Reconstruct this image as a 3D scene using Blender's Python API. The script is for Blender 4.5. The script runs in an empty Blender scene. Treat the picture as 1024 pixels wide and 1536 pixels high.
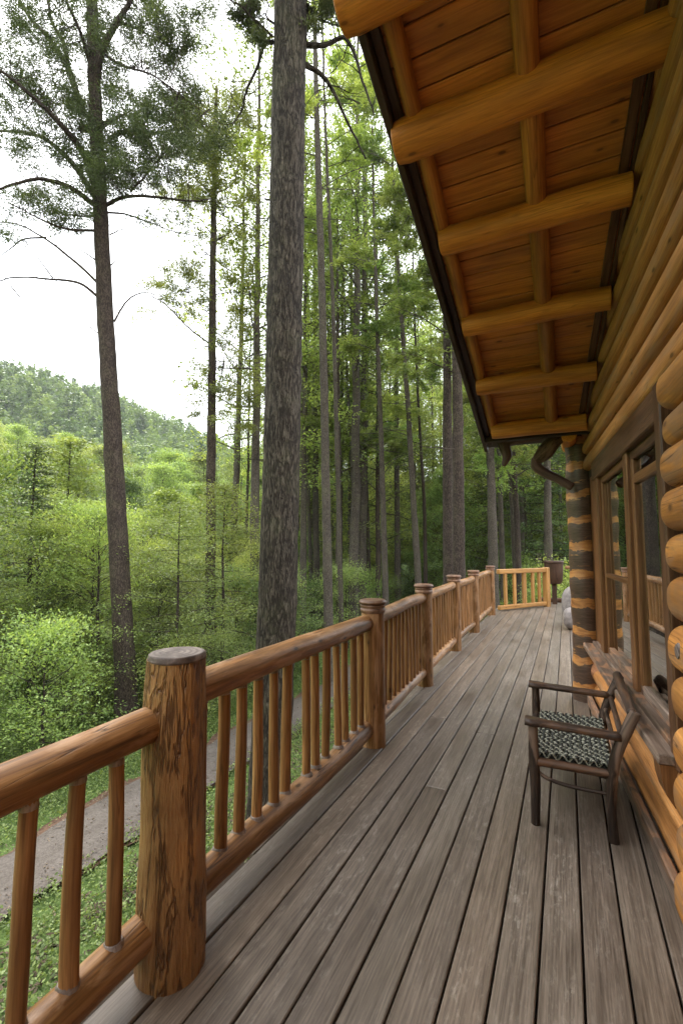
import bpy, math, random
import numpy as np
from mathutils import Vector
rng = np.random.default_rng(11)
random.seed(5)
R = math.radians
SC = bpy.context.scene
COL = SC.collection

# ---------------------------------------------------------------- camera
F = 700.0
PIT = math.atan(54 / F); YAW = math.atan(337 / math.hypot(F, 54))
FW = np.array([-math.sin(YAW) * math.cos(PIT), math.cos(YAW) * math.cos(PIT), math.sin(PIT)])
RT = np.array([math.cos(YAW), math.sin(YAW), 0.0]); UP = np.cross(RT, FW)
CAM = np.array([0, 0, 1.5])
cd = bpy.data.cameras.new('camera'); cam = bpy.data.objects.new('camera', cd); COL.objects.link(cam)
cam.location = CAM; cam.rotation_euler = (math.pi / 2 + PIT, 0, YAW)
cd.sensor_fit = 'VERTICAL'; cd.sensor_height = 36; cd.lens = 36 * F / 1536
cd.clip_start = 0.05; cd.clip_end = 3000
SC.camera = cam

def W(px, py, depth):            # a point at a given distance in front of the camera
    return CAM + FW * depth + RT * ((px - 512) / F * depth) + UP * ((768 - py) / F * depth)
def horiz(px, dist):             # ground position in the direction of a picture column
    r = FW * F + RT * (px - 512); r = r[:2] / np.linalg.norm(r[:2])
    return r * dist

# ---------------------------------------------------------------- object helpers
def tag(o, label=None, cat=None, group=None, kind=None):
    if label: o['label'] = label
    if cat: o['category'] = cat
    if group: o['group'] = group
    if kind: o['kind'] = kind
    return o
def empty(name, loc=(0, 0, 0), rz=0.0):
    o = bpy.data.objects.new(name, None); COL.objects.link(o)
    o.location = loc; o.rotation_euler = (0, 0, rz); o.empty_display_size = .1
    return o

class MB:
    """collects pieces; each piece carries a grain coordinate (gc) and a shade value (lv)"""
    def __init__(s): s.v = []; s.f = []; s.g = []; s.n = 0; s.sm = []; s.lv = []
    def add(s, v, f, g=None, smooth=True, lv=0.5):
        v = np.asarray(v, float)
        s.v.append(v); s.g.append(v.copy() if g is None else np.asarray(g, float))
        for q in f: s.f.append(tuple(int(i) + s.n for i in q))
        s.sm += [smooth] * len(f); s.lv += [lv] * len(f)
        s.n += len(v); return s
    def build(s, name, mat, parent=None, off=None):
        me = bpy.data.meshes.new(name)
        V = np.concatenate(s.v); G = np.concatenate(s.g)
        if parent is not None and off is not None: V = V - np.asarray(off)
        me.from_pydata(V.tolist(), [], s.f)
        a = me.attributes.new('gc', 'FLOAT_VECTOR', 'POINT'); a.data.foreach_set('vector', G.ravel())
        b = me.attributes.new('lv', 'FLOAT', 'FACE'); b.data.foreach_set('value', np.array(s.lv, float))
        me.polygons.foreach_set('use_smooth', s.sm)
        me.materials.append(mat); me.update()
        o = bpy.data.objects.new(name, me); COL.objects.link(o)
        if parent is not None: o.parent = parent
        return o

def frame_for(P):
    P = np.asarray(P, float); T = np.gradient(P, axis=0) if len(P) > 2 else np.array([P[1] - P[0]] * 2)
    T /= np.linalg.norm(T, axis=1)[:, None] + 1e-12
    ref = np.array([0, 0, 1.0]) if abs(T[0][2]) < .9 else np.array([1.0, 0, 0])
    N = np.zeros_like(P); n = np.cross(T[0], ref); n /= np.linalg.norm(n)
    for i in range(len(P)):
        n = n - T[i] * n.dot(T[i]); n /= np.linalg.norm(n); N[i] = n
    return T, N, np.cross(T, N)
def resample(P, Rr, n):
    P = np.asarray(P, float); Rr = np.asarray(Rr, float)
    t = np.linspace(0, len(P) - 1, n); i = np.clip(t.astype(int), 0, len(P) - 2); u = t - i
    m = np.zeros_like(P); m[1:-1] = (P[2:] - P[:-2]) / 2; m[0] = P[1] - P[0]; m[-1] = P[-1] - P[-2]
    u_ = u[:, None]; p0, p1, m0, m1 = P[i], P[i + 1], m[i], m[i + 1]
    Q = (2*u_**3-3*u_**2+1)*p0 + (u_**3-2*u_**2+u_)*m0 + (-2*u_**3+3*u_**2)*p1 + (u_**3-u_**2)*m1
    return Q, np.interp(t, np.arange(len(Rr)), Rr)

def tube(mb, P, Rr, seg=12, noise=0.0, cap='flat', rnd=0.0, nf=3, sq=0.0, lv=.5, goff=None):
    """round log along a path. cap: flat / round / none"""
    P = np.asarray(P, float); Rr = np.broadcast_to(np.asarray(Rr, float), (len(P),)).copy()
    T, N, B = frame_for(P)
    L = np.concatenate([[0], np.cumsum(np.linalg.norm(np.diff(P, axis=0), axis=1))])
    off = rng.uniform(-20, 20, 3) if goff is None else np.asarray(goff)
    ang = np.linspace(0, 2 * np.pi, seg, endpoint=False)
    ph = rng.uniform(0, 6.28, (nf, 3))
    V = []; G = []
    rings = []
    pw = lambda q: np.sign(q) * np.abs(q) ** (1 - sq)
    def ring(c, n, b, r, l, shrink=1.0, axis=None, push=0):
        rr = np.full(seg, r)
        if noise:
            q = np.zeros(seg)
            for k in range(nf):
                q += np.sin(ang * (k + 1) + ph[k, 0] + l * (1.5 + k * 2.3)) * np.cos(l * (2 + 3 * k) + ph[k, 1]) / (k + 1)
            rr = rr * (1 + noise * q)
        rr = rr * shrink
        v = c + n * (pw(np.cos(ang)) * rr)[:, None] + b * (pw(np.sin(ang)) * rr)[:, None]
        g = np.stack([np.cos(ang) * rr, np.sin(ang) * rr, np.full(seg, l)], 1) + off
        rings.append(len(V)); V.append(v); G.append(g)
    if cap == 'round':
        for k in (0.25, .6, .85):
            ring(P[0] - T[0] * Rr[0] * .45 * (1 - k), N[0], B[0], Rr[0], 0, math.sqrt(1 - (1 - k) ** 2))
    elif cap == 'flat': ring(P[0] + T[0] * Rr[0] * -.04, N[0], B[0], Rr[0], 0, .94)
    for i in range(len(P)):
        if cap == 'flat' and i == len(P) - 1: ring(P[i] - T[i] * Rr[i] * .06, N[i], B[i], Rr[i], L[i] - Rr[i] * .06)
        ring(P[i], N[i], B[i], Rr[i], L[i])
        if cap == 'flat' and i == 0: ring(P[i] + T[i] * Rr[i] * .06, N[i], B[i], Rr[i], Rr[i] * .06)
    if cap == 'round':
        for k in (0.85, .6, .25):
            ring(P[-1] + T[-1] * Rr[-1] * .45 * (1 - k), N[-1], B[-1], Rr[-1], L[-1], math.sqrt(1 - (1 - k) ** 2))
    elif cap == 'flat': ring(P[-1] + T[-1] * Rr[-1] * .04, N[-1], B[-1], Rr[-1], L[-1], .94)
    n = len(V); V = np.concatenate(V); G = np.concatenate(G)
    f = []
    for i in range(n - 1):
        a, b = i * seg, (i + 1) * seg
        for j in range(seg):
            k = (j + 1) % seg
            f.append((a + j, a + k, b + k, b + j))
    mb.add(V, f, G, True, lv)
    if cap != 'none':
        caps = np.concatenate([V[:seg], V[-seg:]]); g = np.concatenate([G[:seg], G[-seg:]])
        mb.add(caps, [tuple(range(seg))[::-1], tuple(range(seg, 2 * seg))], g, False, lv)
    return mb

def log(a, b, r0, r1=None, seg=16, noise=.03, cap='flat', n=None, bow=0.0):
    mb = MB(); a = np.asarray(a, float); b = np.asarray(b, float); r1 = r0 if r1 is None else r1
    Lg = np.linalg.norm(b - a); n = n or max(4, int(Lg / .08) + 1)
    t = np.linspace(0, 1, n)[:, None]
    P = a + (b - a) * t
    if bow:
        P = P + rng.normal(0, bow, 3) * np.sin(t * np.pi) + rng.normal(0, bow * .4, 3) * np.sin(t * 2 * np.pi)
    return tube(mb, P, np.linspace(r0, r1, n), seg, noise, cap)

def box(mb, c, ax, ay, az, hx, hy, hz, bev=.003, grain=1, lv=.5):
    """bevelled box, local axes and half sizes; grain = axis index along the grain"""
    c, ax, ay, az = [np.asarray(q, float) for q in (c, ax, ay, az)]
    bev = min(bev, hx * .45, hy * .45, hz * .45)
    H = np.array([hx, hy, hz]); pts = []; idx = {}
    for sx in (-1, 1):
        for sy in (-1, 1):
            for sz in (-1, 1):
                s = np.array([sx, sy, sz])
                for k in range(3):
                    p = s * H; m = np.ones(3); m[[i for i in range(3) if i != k]] = 0
                    q = p - s * bev * (1 - m)
                    idx[(sx, sy, sz, k)] = len(pts); pts.append(q)
    f = []
    for k in range(3):
        i, j = [(1, 2), (2, 0), (0, 1)][k]
        for s in (-1, 1):
            loop = []
            for (u, w) in ((-1, -1), (1, -1), (1, 1), (-1, 1)):
                t = [0, 0, 0]; t[k] = s; t[i] = u; t[j] = w; loop.append(idx[(t[0], t[1], t[2], k)])
            f.append(tuple(loop) if s > 0 else tuple(loop[::-1]))
    for k in range(3):                       # edges parallel to axis k
        i, j = [(1, 2), (2, 0), (0, 1)][k]
        for u in (-1, 1):
            for w in (-1, 1):
                def I(e, kk):
                    t = [0, 0, 0]; t[k] = e; t[i] = u; t[j] = w; return idx[(t[0], t[1], t[2], kk)]
                q = [I(-1, i), I(1, i), I(1, j), I(-1, j)]
                f.append(tuple(q) if u * w < 0 else tuple(q[::-1]))
    for sx in (-1, 1):
        for sy in (-1, 1):
            for sz in (-1, 1):
                q = [idx[(sx, sy, sz, k)] for k in range(3)]
                f.append(tuple(q) if sx * sy * sz > 0 else tuple(q[::-1]))
    Pn = np.array(pts)
    G = Pn[:, [(grain + 1) % 3, (grain + 2) % 3, grain]] + rng.uniform(-20, 20, 3)
    V = c + Pn[:, :1] * ax + Pn[:, 1:2] * ay + Pn[:, 2:3] * az
    return mb.add(V, f, G, False, lv)
X, Y, Z = np.eye(3)

# ---------------------------------------------------------------- materials
def mat(name):
    m = bpy.data.materials.new(name); m.use_nodes = True
    nt = m.node_tree; nt.nodes.clear()
    return m, nt, nt.nodes, nt.links
def N_(nt, t, **kw):
    n = nt.nodes.new(t)
    for k, v in kw.items():
        if k in n.inputs.keys() if isinstance(k, str) else False: n.inputs[k].default_value = v
        else: setattr(n, k, v)
    return n
def ramp(nt, src, stops, interp='LINEAR'):
    r = nt.nodes.new('ShaderNodeValToRGB'); r.color_ramp.interpolation = interp
    e = r.color_ramp.elements
    while len(e) < len(stops): e.new(.5)
    for k, (p, c) in enumerate(stops):
        e[k].position = p; e[k].color = (*c, 1) if len(c) == 3 else c
    nt.links.new(src, r.inputs[0]); return r
def mul(nt, src, vec):
    n = nt.nodes.new('ShaderNodeVectorMath'); n.operation = 'MULTIPLY'
    nt.links.new(src, n.inputs[0]); n.inputs[1].default_value = vec; return n.outputs[0]
def noise(nt, vec, scale, detail=4, rough=.55, dist=0):
    n = nt.nodes.new('ShaderNodeTexNoise'); nt.links.new(vec, n.inputs['Vector'])
    n.inputs['Scale'].default_value = scale; n.inputs['Detail'].default_value = detail
    n.inputs['Roughness'].default_value = rough; n.inputs['Distortion'].default_value = dist; return n
def mixc(nt, fac, a, b, mode='MIX'):
    n = nt.nodes.new('ShaderNodeMix'); n.data_type = 'RGBA'; n.blend_type = mode
    for s, k in ((fac, 0), (a, 6), (b, 7)):
        if isinstance(s, (int, float)): n.inputs[k].default_value = s
        elif isinstance(s, tuple): n.inputs[k].default_value = (*s, 1)
        else: nt.links.new(s, n.inputs[k])
    return n.outputs[2]
def attr(nt, name):
    n = nt.nodes.new('ShaderNodeAttribute'); n.attribute_name = name; return n
def math_(nt, op, a, b=None, clamp=False):
    n = nt.nodes.new('ShaderNodeMath'); n.operation = op; n.use_clamp = clamp
    for s, k in ((a, 0), (b, 1)):
        if s is None: continue
        if isinstance(s, (int, float)): n.inputs[k].default_value = s
        else: nt.links.new(s, n.inputs[k])
    return n.outputs[0]
def finish(nt, col, rough, bump=None, strength=.3, dist=.004, coat=0, spec=.5, extra=None):
    p = nt.nodes.new('ShaderNodeBsdfPrincipled'); o = nt.nodes.new('ShaderNodeOutputMaterial')
    if isinstance(col, tuple): p.inputs['Base Color'].default_value = (*col, 1)
    else: nt.links.new(col, p.inputs['Base Color'])
    if isinstance(rough, (int, float)): p.inputs['Roughness'].default_value = rough
    else: nt.links.new(rough, p.inputs['Roughness'])
    p.inputs['Coat Weight'].default_value = coat; p.inputs['Coat Roughness'].default_value = .3
    p.inputs['Specular IOR Level'].default_value = spec
    if bump is not None:
        b = nt.nodes.new('ShaderNodeBump'); b.inputs['Strength'].default_value = strength
        b.inputs['Distance'].default_value = dist
        nt.links.new(bump, b.inputs['Height']); nt.links.new(b.outputs[0], p.inputs['Normal'])
    nt.links.new(p.outputs[0], o.inputs[0]); return p

def wood(name, dark, mid, light, rough=.42, knots=True, checks=.5, patch=(.0, None), bump=.25, coat=0, gs=(38, 38, 2.2), vary=.35, ends=None):
    m, nt, nd, ln = mat(name)
    g = attr(nt, 'gc').outputs['Vector']
    oi = nt.nodes.new('ShaderNodeObjectInfo')
    add = nt.nodes.new('ShaderNodeVectorMath'); add.operation = 'ADD'; ln.new(g, add.inputs[0])
    sc_ = nt.nodes.new('ShaderNodeVectorMath'); sc_.operation = 'SCALE'; sc_.inputs[0].default_value = (37, 21, 53)
    ln.new(oi.outputs['Random'], sc_.inputs[3]); ln.new(sc_.outputs[0], add.inputs[1]); g = add.outputs[0]
    # distort the grain round knots
    kn = nt.nodes.new('ShaderNodeTexVoronoi'); kn.inputs['Scale'].default_value = 1.0; kn.inputs['Randomness'].default_value = 1
    ln.new(mul(nt, g, (11, 11, 4.5)), kn.inputs['Vector'])
    n1 = noise(nt, mul(nt, g, gs), 1, 6, .6, .35)
    n2 = noise(nt, mul(nt, g, (5, 5, 1.1)), 1, 3, .5, .6)
    n3 = noise(nt, mul(nt, g, (110, 110, 5)), 1, 3, .6)
    base = ramp(nt, n1.outputs[0], [(.28, dark), (.5, mid), (.74, light)]).outputs[0]
    tone = ramp(nt, n2.outputs[0], [(.3, (1 - vary,) * 3), (.7, (1 + vary * .6,) * 3)]).outputs[0]
    base = mixc(nt, 1.0, base, tone, 'MULTIPLY')
    fine = ramp(nt, n3.outputs[0], [(.35, (.72, .7, .68)), (.6, (1.08, 1.08, 1.08))]).outputs[0]
    base = mixc(nt, .8, base, fine, 'MULTIPLY')
    if patch[1] is not None:
        np_ = noise(nt, mul(nt, g, (9, 9, 2.6)), 1, 4, .6, 1.2)
        pf = ramp(nt, np_.outputs[0], [(.5, (0, 0, 0)), (.62, (1, 1, 1))]).outputs[0]
        base = mixc(nt, math_(nt, 'MULTIPLY', pf, patch[0]), base, patch[1])
    h = math_(nt, 'ADD', math_(nt, 'MULTIPLY', n1.outputs[0], .6), math_(nt, 'MULTIPLY', n3.outputs[0], .5))
    if checks:
        ck = noise(nt, mul(nt, g, (30, 30, 1.3)), 1, 2, .4, .25)
        cf = math_(nt, 'ABSOLUTE', math_(nt, 'SUBTRACT', ck.outputs[0], .5))
        cm = ramp(nt, cf, [(.0, (1, 1, 1)), (.019, (0, 0, 0))]).outputs[0]
        gate = ramp(nt, n2.outputs[0], [(.47, (0, 0, 0)), (.56, (1, 1, 1))]).outputs[0]
        cm = math_(nt, 'MULTIPLY', cm, gate)
        base = mixc(nt, math_(nt, 'MULTIPLY', cm, checks), base, tuple(c * .22 for c in dark))
        h = math_(nt, 'SUBTRACT', h, math_(nt, 'MULTIPLY', cm, 1.2))
    if knots:
        s = nt.nodes.new('ShaderNodeSeparateColor'); ln.new(kn.outputs['Color'], s.inputs[0])
        gate = math_(nt, 'GREATER_THAN', s.outputs[0], .45)
        kf = ramp(nt, kn.outputs['Distance'], [(.05, (1, 1, 1)), (.085, (.95, .95, .95)), (.115, (.35, .35, .35)), (.2, (.0, .0, .0))]).outputs[0]
        kf = math_(nt, 'MULTIPLY', kf, gate)
        base = mixc(nt, math_(nt, 'MULTIPLY', kf, .85), base, tuple(c * .35 for c in dark))
        h = math_(nt, 'SUBTRACT', h, math_(nt, 'MULTIPLY', kf, .4))
    hs = nt.nodes.new('ShaderNodeHueSaturation'); ln.new(base, hs.inputs['Color'])
    v = nt.nodes.new('ShaderNodeMapRange'); ln.new(oi.outputs['Random'], v.inputs[0]); v.inputs[3].default_value = .86; v.inputs[4].default_value = 1.14
    ln.new(v.outputs[0], hs.inputs['Value'])
    rr = ramp(nt, n2.outputs[0], [(.3, (rough - .1,) * 3), (.7, (rough + .14,) * 3)]).outputs[0]
    finish(nt, hs.outputs[0], rr, h, bump, .006, coat, .28)
    return m

M = {}
M['rail'] = wood('varnished_log', (.080, .036, .013), (.220, .102, .033), (.38, .205, .083), .40, checks=.8, patch=(.55, (.40, .24, .13)))
M['post'] = wood('rough_post_log', (.12, .045, .013), (.33, .14, .036), (.50, .235, .07), .5, checks=.95, patch=(.5, (.22, .085, .02)), bump=.9, gs=(26, 26, 3.0))
def post_mat():
    m, nt, nd, ln = mat('rough_stripped_log')
    g = attr(nt, 'gc').outputs['Vector']
    na = noise(nt, mul(nt, g, (12, 12, 1.7)), 1.4, 4, .62, .5); nb = noise(nt, mul(nt, g, (48, 48, 6)), 1, 5, .65, .6)
    nc = noise(nt, mul(nt, g, (5, 5, 2.4)), 1, 4, .6, .8); nf = noise(nt, mul(nt, g, (150, 150, 16)), 1, 3, .6)
    ra = math_(nt, 'MINIMUM', math_(nt, 'MULTIPLY', math_(nt, 'ABSOLUTE', math_(nt, 'SUBTRACT', na.outputs[0], .5)), 26), 1.0)
    h = math_(nt, 'ADD', math_(nt, 'MULTIPLY', ra, .45), math_(nt, 'ADD', math_(nt, 'MULTIPLY', nb.outputs[0], .7), math_(nt, 'MULTIPLY', nf.outputs[0], .25)))
    c = ramp(nt, math_(nt, 'DIVIDE', h, 1.4), [(.15, (.02, .010, .005)), (.33, (.12, .053, .018)), (.6, (.23, .110, .034)), (.9, (.42, .25, .10))]).outputs[0]
    c = mixc(nt, 1, c, ramp(nt, nc.outputs[0], [(.3, (.62, .5, .42)), (.5, (1, 1, 1)), (.72, (1.25, 1.12, .9))]).outputs[0], 'MULTIPLY')
    finish(nt, c, .5, h, 1.0, .022, 0, .4); return m
M['post_rough'] = post_mat()
M['baluster'] = wood('baluster_wood', (.14, .062, .022), (.27, .13, .045), (.40, .215, .085), .42, checks=.6, gs=(60, 60, 2.5), vary=.4)
M['beam'] = wood('golden_beam', (.36, .125, .018), (.60, .230, .034), (.70, .31, .055), .48, checks=.35, gs=(16, 16, 1.2), vary=.28)
M['purlin'] = wood('purlin_wood', (.22, .08, .016), (.38, .15, .03), (.48, .21, .045), .5, checks=.5)
M['soffit'] = wood('soffit_board', (.24, .085, .016), (.42, .160, .028), (.49, .20, .04), .5, checks=.0, gs=(30, 30, 1.4), vary=.3)
M['wall_log'] = wood('honey_wall_log', (.22, .085, .020), (.40, .168, .038), (.52, .255, .072), .5, checks=.9, patch=(.75, (.22, .12, .06)), gs=(14, 14, 1.1), vary=.34)
M['siding'] = wood('siding_wood', (.24, .098, .028), (.44, .190, .056), (.58, .295, .11), .5, checks=.25, gs=(24, 24, 1.0), vary=.3, patch=(.35, (.3, .2, .13)))
M['trim'] = wood('dark_window_trim', (.05, .022, .011), (.105, .048, .022), (.17, .085, .044), .4, checks=.4, gs=(50, 50, 2), knots=False)
M['trim_light'] = wood('brown_sash', (.10, .04, .014), (.18, .078, .028), (.26, .125, .05), .4, checks=.3, gs=(50, 50, 2), knots=False)
M['sill'] = wood('weathered_sill', (.09, .055, .038), (.18, .125, .092), (.32, .25, .205), .5, checks=.8, gs=(30, 30, 1.4), patch=(.6, (.4, .2, .1)))
M['fascia'] = wood('dark_fascia', (.03, .02, .014), (.045, .03, .02), (.06, .042, .03), .45, checks=0, knots=False)
M['chair'] = wood('chair_wood', (.010, .006, .004), (.026, .015, .010), (.062, .038, .025), .5, checks=.6, gs=(45, 45, 4), patch=(.5, (.26, .17, .12)))
M['chair_light'] = wood('chair_worn_wood', (.022, .013, .009), (.058, .034, .023), (.135, .09, .065), .5, checks=.8, gs=(40, 40, 3), patch=(.5, (.16, .07, .03)))
M['gnarl'] = wood('driftwood', (.035, .018, .012), (.10, .055, .036), (.2, .12, .08), .6, checks=.7, gs=(20, 20, 3), bump=.8)
M['cap'] = wood('post_cap_wood', (.10, .05, .03), (.2, .105, .06), (.30, .19, .13), .38, checks=.3, gs=(20, 20, 20), knots=False)
M['end_rail'] = wood('pale_end_rail', (.28, .125, .03), (.42, .21, .06), (.52, .29, .10), .42, checks=.3, gs=(30, 30, 1.5))
M['planter'] = wood('planter_wood', (.04, .02, .014), (.07, .036, .022), (.11, .06, .036), .45, checks=.2)
M['stump'] = wood('cut_log_end', (.22, .09, .04), (.42, .2, .1), (.52, .3, .17), .5, checks=.4, gs=(12, 12, 3))

def deck_mat():
    m, nt, nd, ln = mat('weathered_deck')
    g = attr(nt, 'gc').outputs['Vector']; lv = attr(nt, 'lv').outputs['Fac']
    n1 = noise(nt, mul(nt, g, (34, 34, 1.6)), 1, 5, .62, .8)
    n2 = noise(nt, mul(nt, g, (4, 4, 1.3)), 1, 4, .6, .5)
    n3 = noise(nt, mul(nt, g, (170, 170, 7)), 1, 4, .7)
    n4 = noise(nt, mul(nt, g, (46, 46, 14)), 1, 6, .72, .4)
    c = ramp(nt, n1.outputs[0], [(.22, (.075, .058, .044)), (.5, (.138, .112, .088)), (.78, (.205, .172, .138))]).outputs[0]
    c = mixc(nt, .9, c, ramp(nt, n3.outputs[0], [(.32, (.62, .60, .58)), (.62, (1.2, 1.2, 1.2))]).outputs[0], 'MULTIPLY')
    c = mixc(nt, 1., c, ramp(nt, n2.outputs[0], [(.28, (.84, .81, .78)), (.72, (1.14, 1.14, 1.14))]).outputs[0], 'MULTIPLY')
    scuff = math_(nt, 'MULTIPLY', ramp(nt, n4.outputs[0], [(.52, (0, 0, 0)), (.68, (1, 1, 1))]).outputs[0],
                  ramp(nt, n2.outputs[0], [(.42, (0, 0, 0)), (.66, (1, 1, 1))]).outputs[0])
    c = mixc(nt, math_(nt, 'MULTIPLY', scuff, .6), c, (.36, .33, .28))
    # cathedral rings on some planks
    wv = nt.nodes.new('ShaderNodeTexWave'); wv.wave_type = 'RINGS'; wv.rings_direction = 'SPHERICAL'
    wv.inputs['Scale'].default_value = 3.2; wv.inputs['Distortion'].default_value = 3.5; wv.inputs['Detail'].default_value = 3; wv.inputs['Detail Scale'].default_value = 1.5
    ln.new(mul(nt, g, (9, 9, .55)), wv.inputs['Vector'])
    c = mixc(nt, .26, c, ramp(nt, wv.outputs['Fac'], [(.2, (.62, .6, .6)), (.7, (1.15, 1.15, 1.15))]).outputs[0], 'MULTIPLY')
    tint = ramp(nt, lv, [(0, (.84, .80, .78)), (.35, (1.0, 1.0, 1.0)), (.7, (1.1, 1.02, .95)), (1, (.92, .92, .95))]).outputs[0]
    c = mixc(nt, 1., c, tint, 'MULTIPLY')
    kn = nt.nodes.new('ShaderNodeTexVoronoi'); kn.inputs['Scale'].default_value = 1; ln.new(mul(nt, g, (5.5, 5.5, 1.2)), kn.inputs['Vector'])
    s = nt.nodes.new('ShaderNodeSeparateColor'); ln.new(kn.outputs['Color'], s.inputs[0])
    kf = math_(nt, 'MULTIPLY', ramp(nt, kn.outputs['Distance'], [(.04, (1, 1, 1)), (.1, (0, 0, 0))]).outputs[0], math_(nt, 'GREATER_THAN', s.outputs[0], .75))
    c = mixc(nt, math_(nt, 'MULTIPLY', kf, .7), c, (.04, .026, .02))
    ge = nt.nodes.new('ShaderNodeNewGeometry'); sp = nt.nodes.new('ShaderNodeSeparateXYZ'); ln.new(ge.outputs['Normal'], sp.inputs[0])
    h = math_(nt, 'ADD', n3.outputs[0], math_(nt, 'MULTIPLY', n1.outputs[0], .6))
    rr = ramp(nt, n2.outputs[0], [(.3, (.36,) * 3), (.7, (.55,) * 3)]).outputs[0]
    finish(nt, c, rr, h, .35, .003, 0, .42); return m
M['deck'] = deck_mat()

def bark(name, dark, light, vs=(10, 10, 2.2), strength=.9, dist=.03, moss=.0):
    m, nt, nd, ln = mat(name)
    g = attr(nt, 'gc').outputs['Vector']
    na = noise(nt, mul(nt, g, vs), 1.5, 3, .5, .6)
    nb = noise(nt, mul(nt, g, tuple(v * 2.3 for v in vs)), 1.2, 4, .6, .8)
    n1 = noise(nt, mul(nt, g, (vs[0] * 7, vs[1] * 7, vs[2] * 8)), 1, 4, .7)
    ra = math_(nt, 'MINIMUM', math_(nt, 'MULTIPLY', math_(nt, 'ABSOLUTE', math_(nt, 'SUBTRACT', na.outputs[0], .5)), 9), 1.0)
    rb = math_(nt, 'MINIMUM', math_(nt, 'MULTIPLY', math_(nt, 'ABSOLUTE', math_(nt, 'SUBTRACT', nb.outputs[0], .5)), 7), 1.0)
    h = math_(nt, 'ADD', math_(nt, 'ADD', math_(nt, 'MULTIPLY', ra, .6), math_(nt, 'MULTIPLY', rb, .45)), math_(nt, 'MULTIPLY', n1.outputs[0], .55))
    mid = tuple((a + b) / 2 for a, b in zip(dark, light))
    h01 = math_(nt, 'DIVIDE', h, 1.6)
    c = ramp(nt, h01, [(.2, tuple(v * .4 for v in dark)), (.45, dark), (.75, mid), (1.0, light)]).outputs[0]
    n2 = noise(nt, g, 2.2, 4, .6)
    c = mixc(nt, 1, c, ramp(nt, n2.outputs[0], [(.3, (.75, .75, .75)), (.7, (1.25, 1.22, 1.18))]).outputs[0], 'MULTIPLY')
    if moss: c = mixc(nt, math_(nt, 'MULTIPLY', ramp(nt, n2.outputs[0], [(.5, (0, 0, 0)), (.65, (1, 1, 1))]).outputs[0], moss), c, (.09, .11, .045))
    finish(nt, c, .85, h, strength, dist, 0, .2); return m
M['bark_big'] = bark('furrowed_grey_bark', (.058, .046, .034), (.25, .215, .165), (12, 12, 2.4), 1.0, .05, .2)
M['bark_pine'] = bark('brown_pine_bark', (.065, .048, .038), (.19, .15, .125), (16, 16, 6), .9, .02, .15)
M['bark_pale'] = bark('pale_grey_bark', (.10, .083, .067), (.27, .24, .20), (20, 20, 8), .8, .02, .25)
M['bark_dark'] = bark('dark_conifer_bark', (.05, .038, .03), (.14, .11, .09), (14, 14, 5), .8, .02)

def leaf(name, a, b, c_, trans=.45, rough=.5, big=(.6, 1.5)):
    m, nt, nd, ln = mat(name)
    lv = attr(nt, 'lv').outputs['Fac']; oi = nt.nodes.new('ShaderNodeObjectInfo')
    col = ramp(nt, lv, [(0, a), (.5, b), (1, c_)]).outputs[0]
    hs = nt.nodes.new('ShaderNodeHueSaturation'); ln.new(col, hs.inputs['Color'])
    mr = nt.nodes.new('ShaderNodeMapRange'); ln.new(oi.outputs['Random'], mr.inputs[0]); mr.inputs[3].default_value = .475; mr.inputs[4].default_value = .52
    ln.new(mr.outputs[0], hs.inputs['Hue'])
    w = nt.nodes.new('ShaderNodeTexWhiteNoise'); w.noise_dimensions = '1D'; ln.new(oi.outputs['Random'], w.inputs['W'])
    m2 = nt.nodes.new('ShaderNodeMapRange'); ln.new(w.outputs['Value'], m2.inputs[0]); m2.inputs[3].default_value = big[0]; m2.inputs[4].default_value = big[1]
    ln.new(m2.outputs[0], hs.inputs['Value'])
    d = nt.nodes.new('ShaderNodeBsdfPrincipled'); d.inputs['Roughness'].default_value = rough; d.inputs['Specular IOR Level'].default_value = .35
    t = nt.nodes.new('ShaderNodeBsdfTranslucent'); mx = nt.nodes.new('ShaderNodeMixShader'); o = nt.nodes.new('ShaderNodeOutputMaterial')
    ln.new(hs.outputs[0], d.inputs['Base Color'])
    tc = mixc(nt, 1, hs.outputs[0], (1.25, 1.2, .6), 'MULTIPLY'); ln.new(tc, t.inputs[0])
    mx.inputs[0].default_value = trans; ln.new(d.outputs[0], mx.inputs[1]); ln.new(t.outputs[0], mx.inputs[2]); ln.new(mx.outputs[0], o.inputs[0])
    return m
M['lf_bright'] = leaf('bright_leaf', (.10, .145, .035), (.235, .315, .09), (.41, .49, .18))
M['lf_green'] = leaf('green_leaf', (.075, .12, .042), (.19, .27, .095), (.34, .42, .17))
M['lf_forest'] = leaf('forest_leaf', (.12, .18, .05), (.27, .355, .11), (.46, .53, .21), .5)
M['lf_pine'] = leaf('pine_needle', (.05, .068, .032), (.10, .13, .056), (.20, .235, .09), .3, big=(.9, 1.1))
M['lf_conifer'] = leaf('conifer_needle', (.045, .08, .03), (.10, .155, .05), (.19, .25, .085), .3)
M['lf_far'] = leaf('distant_leaf', (.05, .09, .025), (.125, .19, .055), (.25, .32, .11), .35, big=(1, 1))
M['lf_low'] = leaf('ground_leaf', (.065, .10, .028), (.15, .215, .06), (.29, .36, .12), .4, big=(1, 1))

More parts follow.
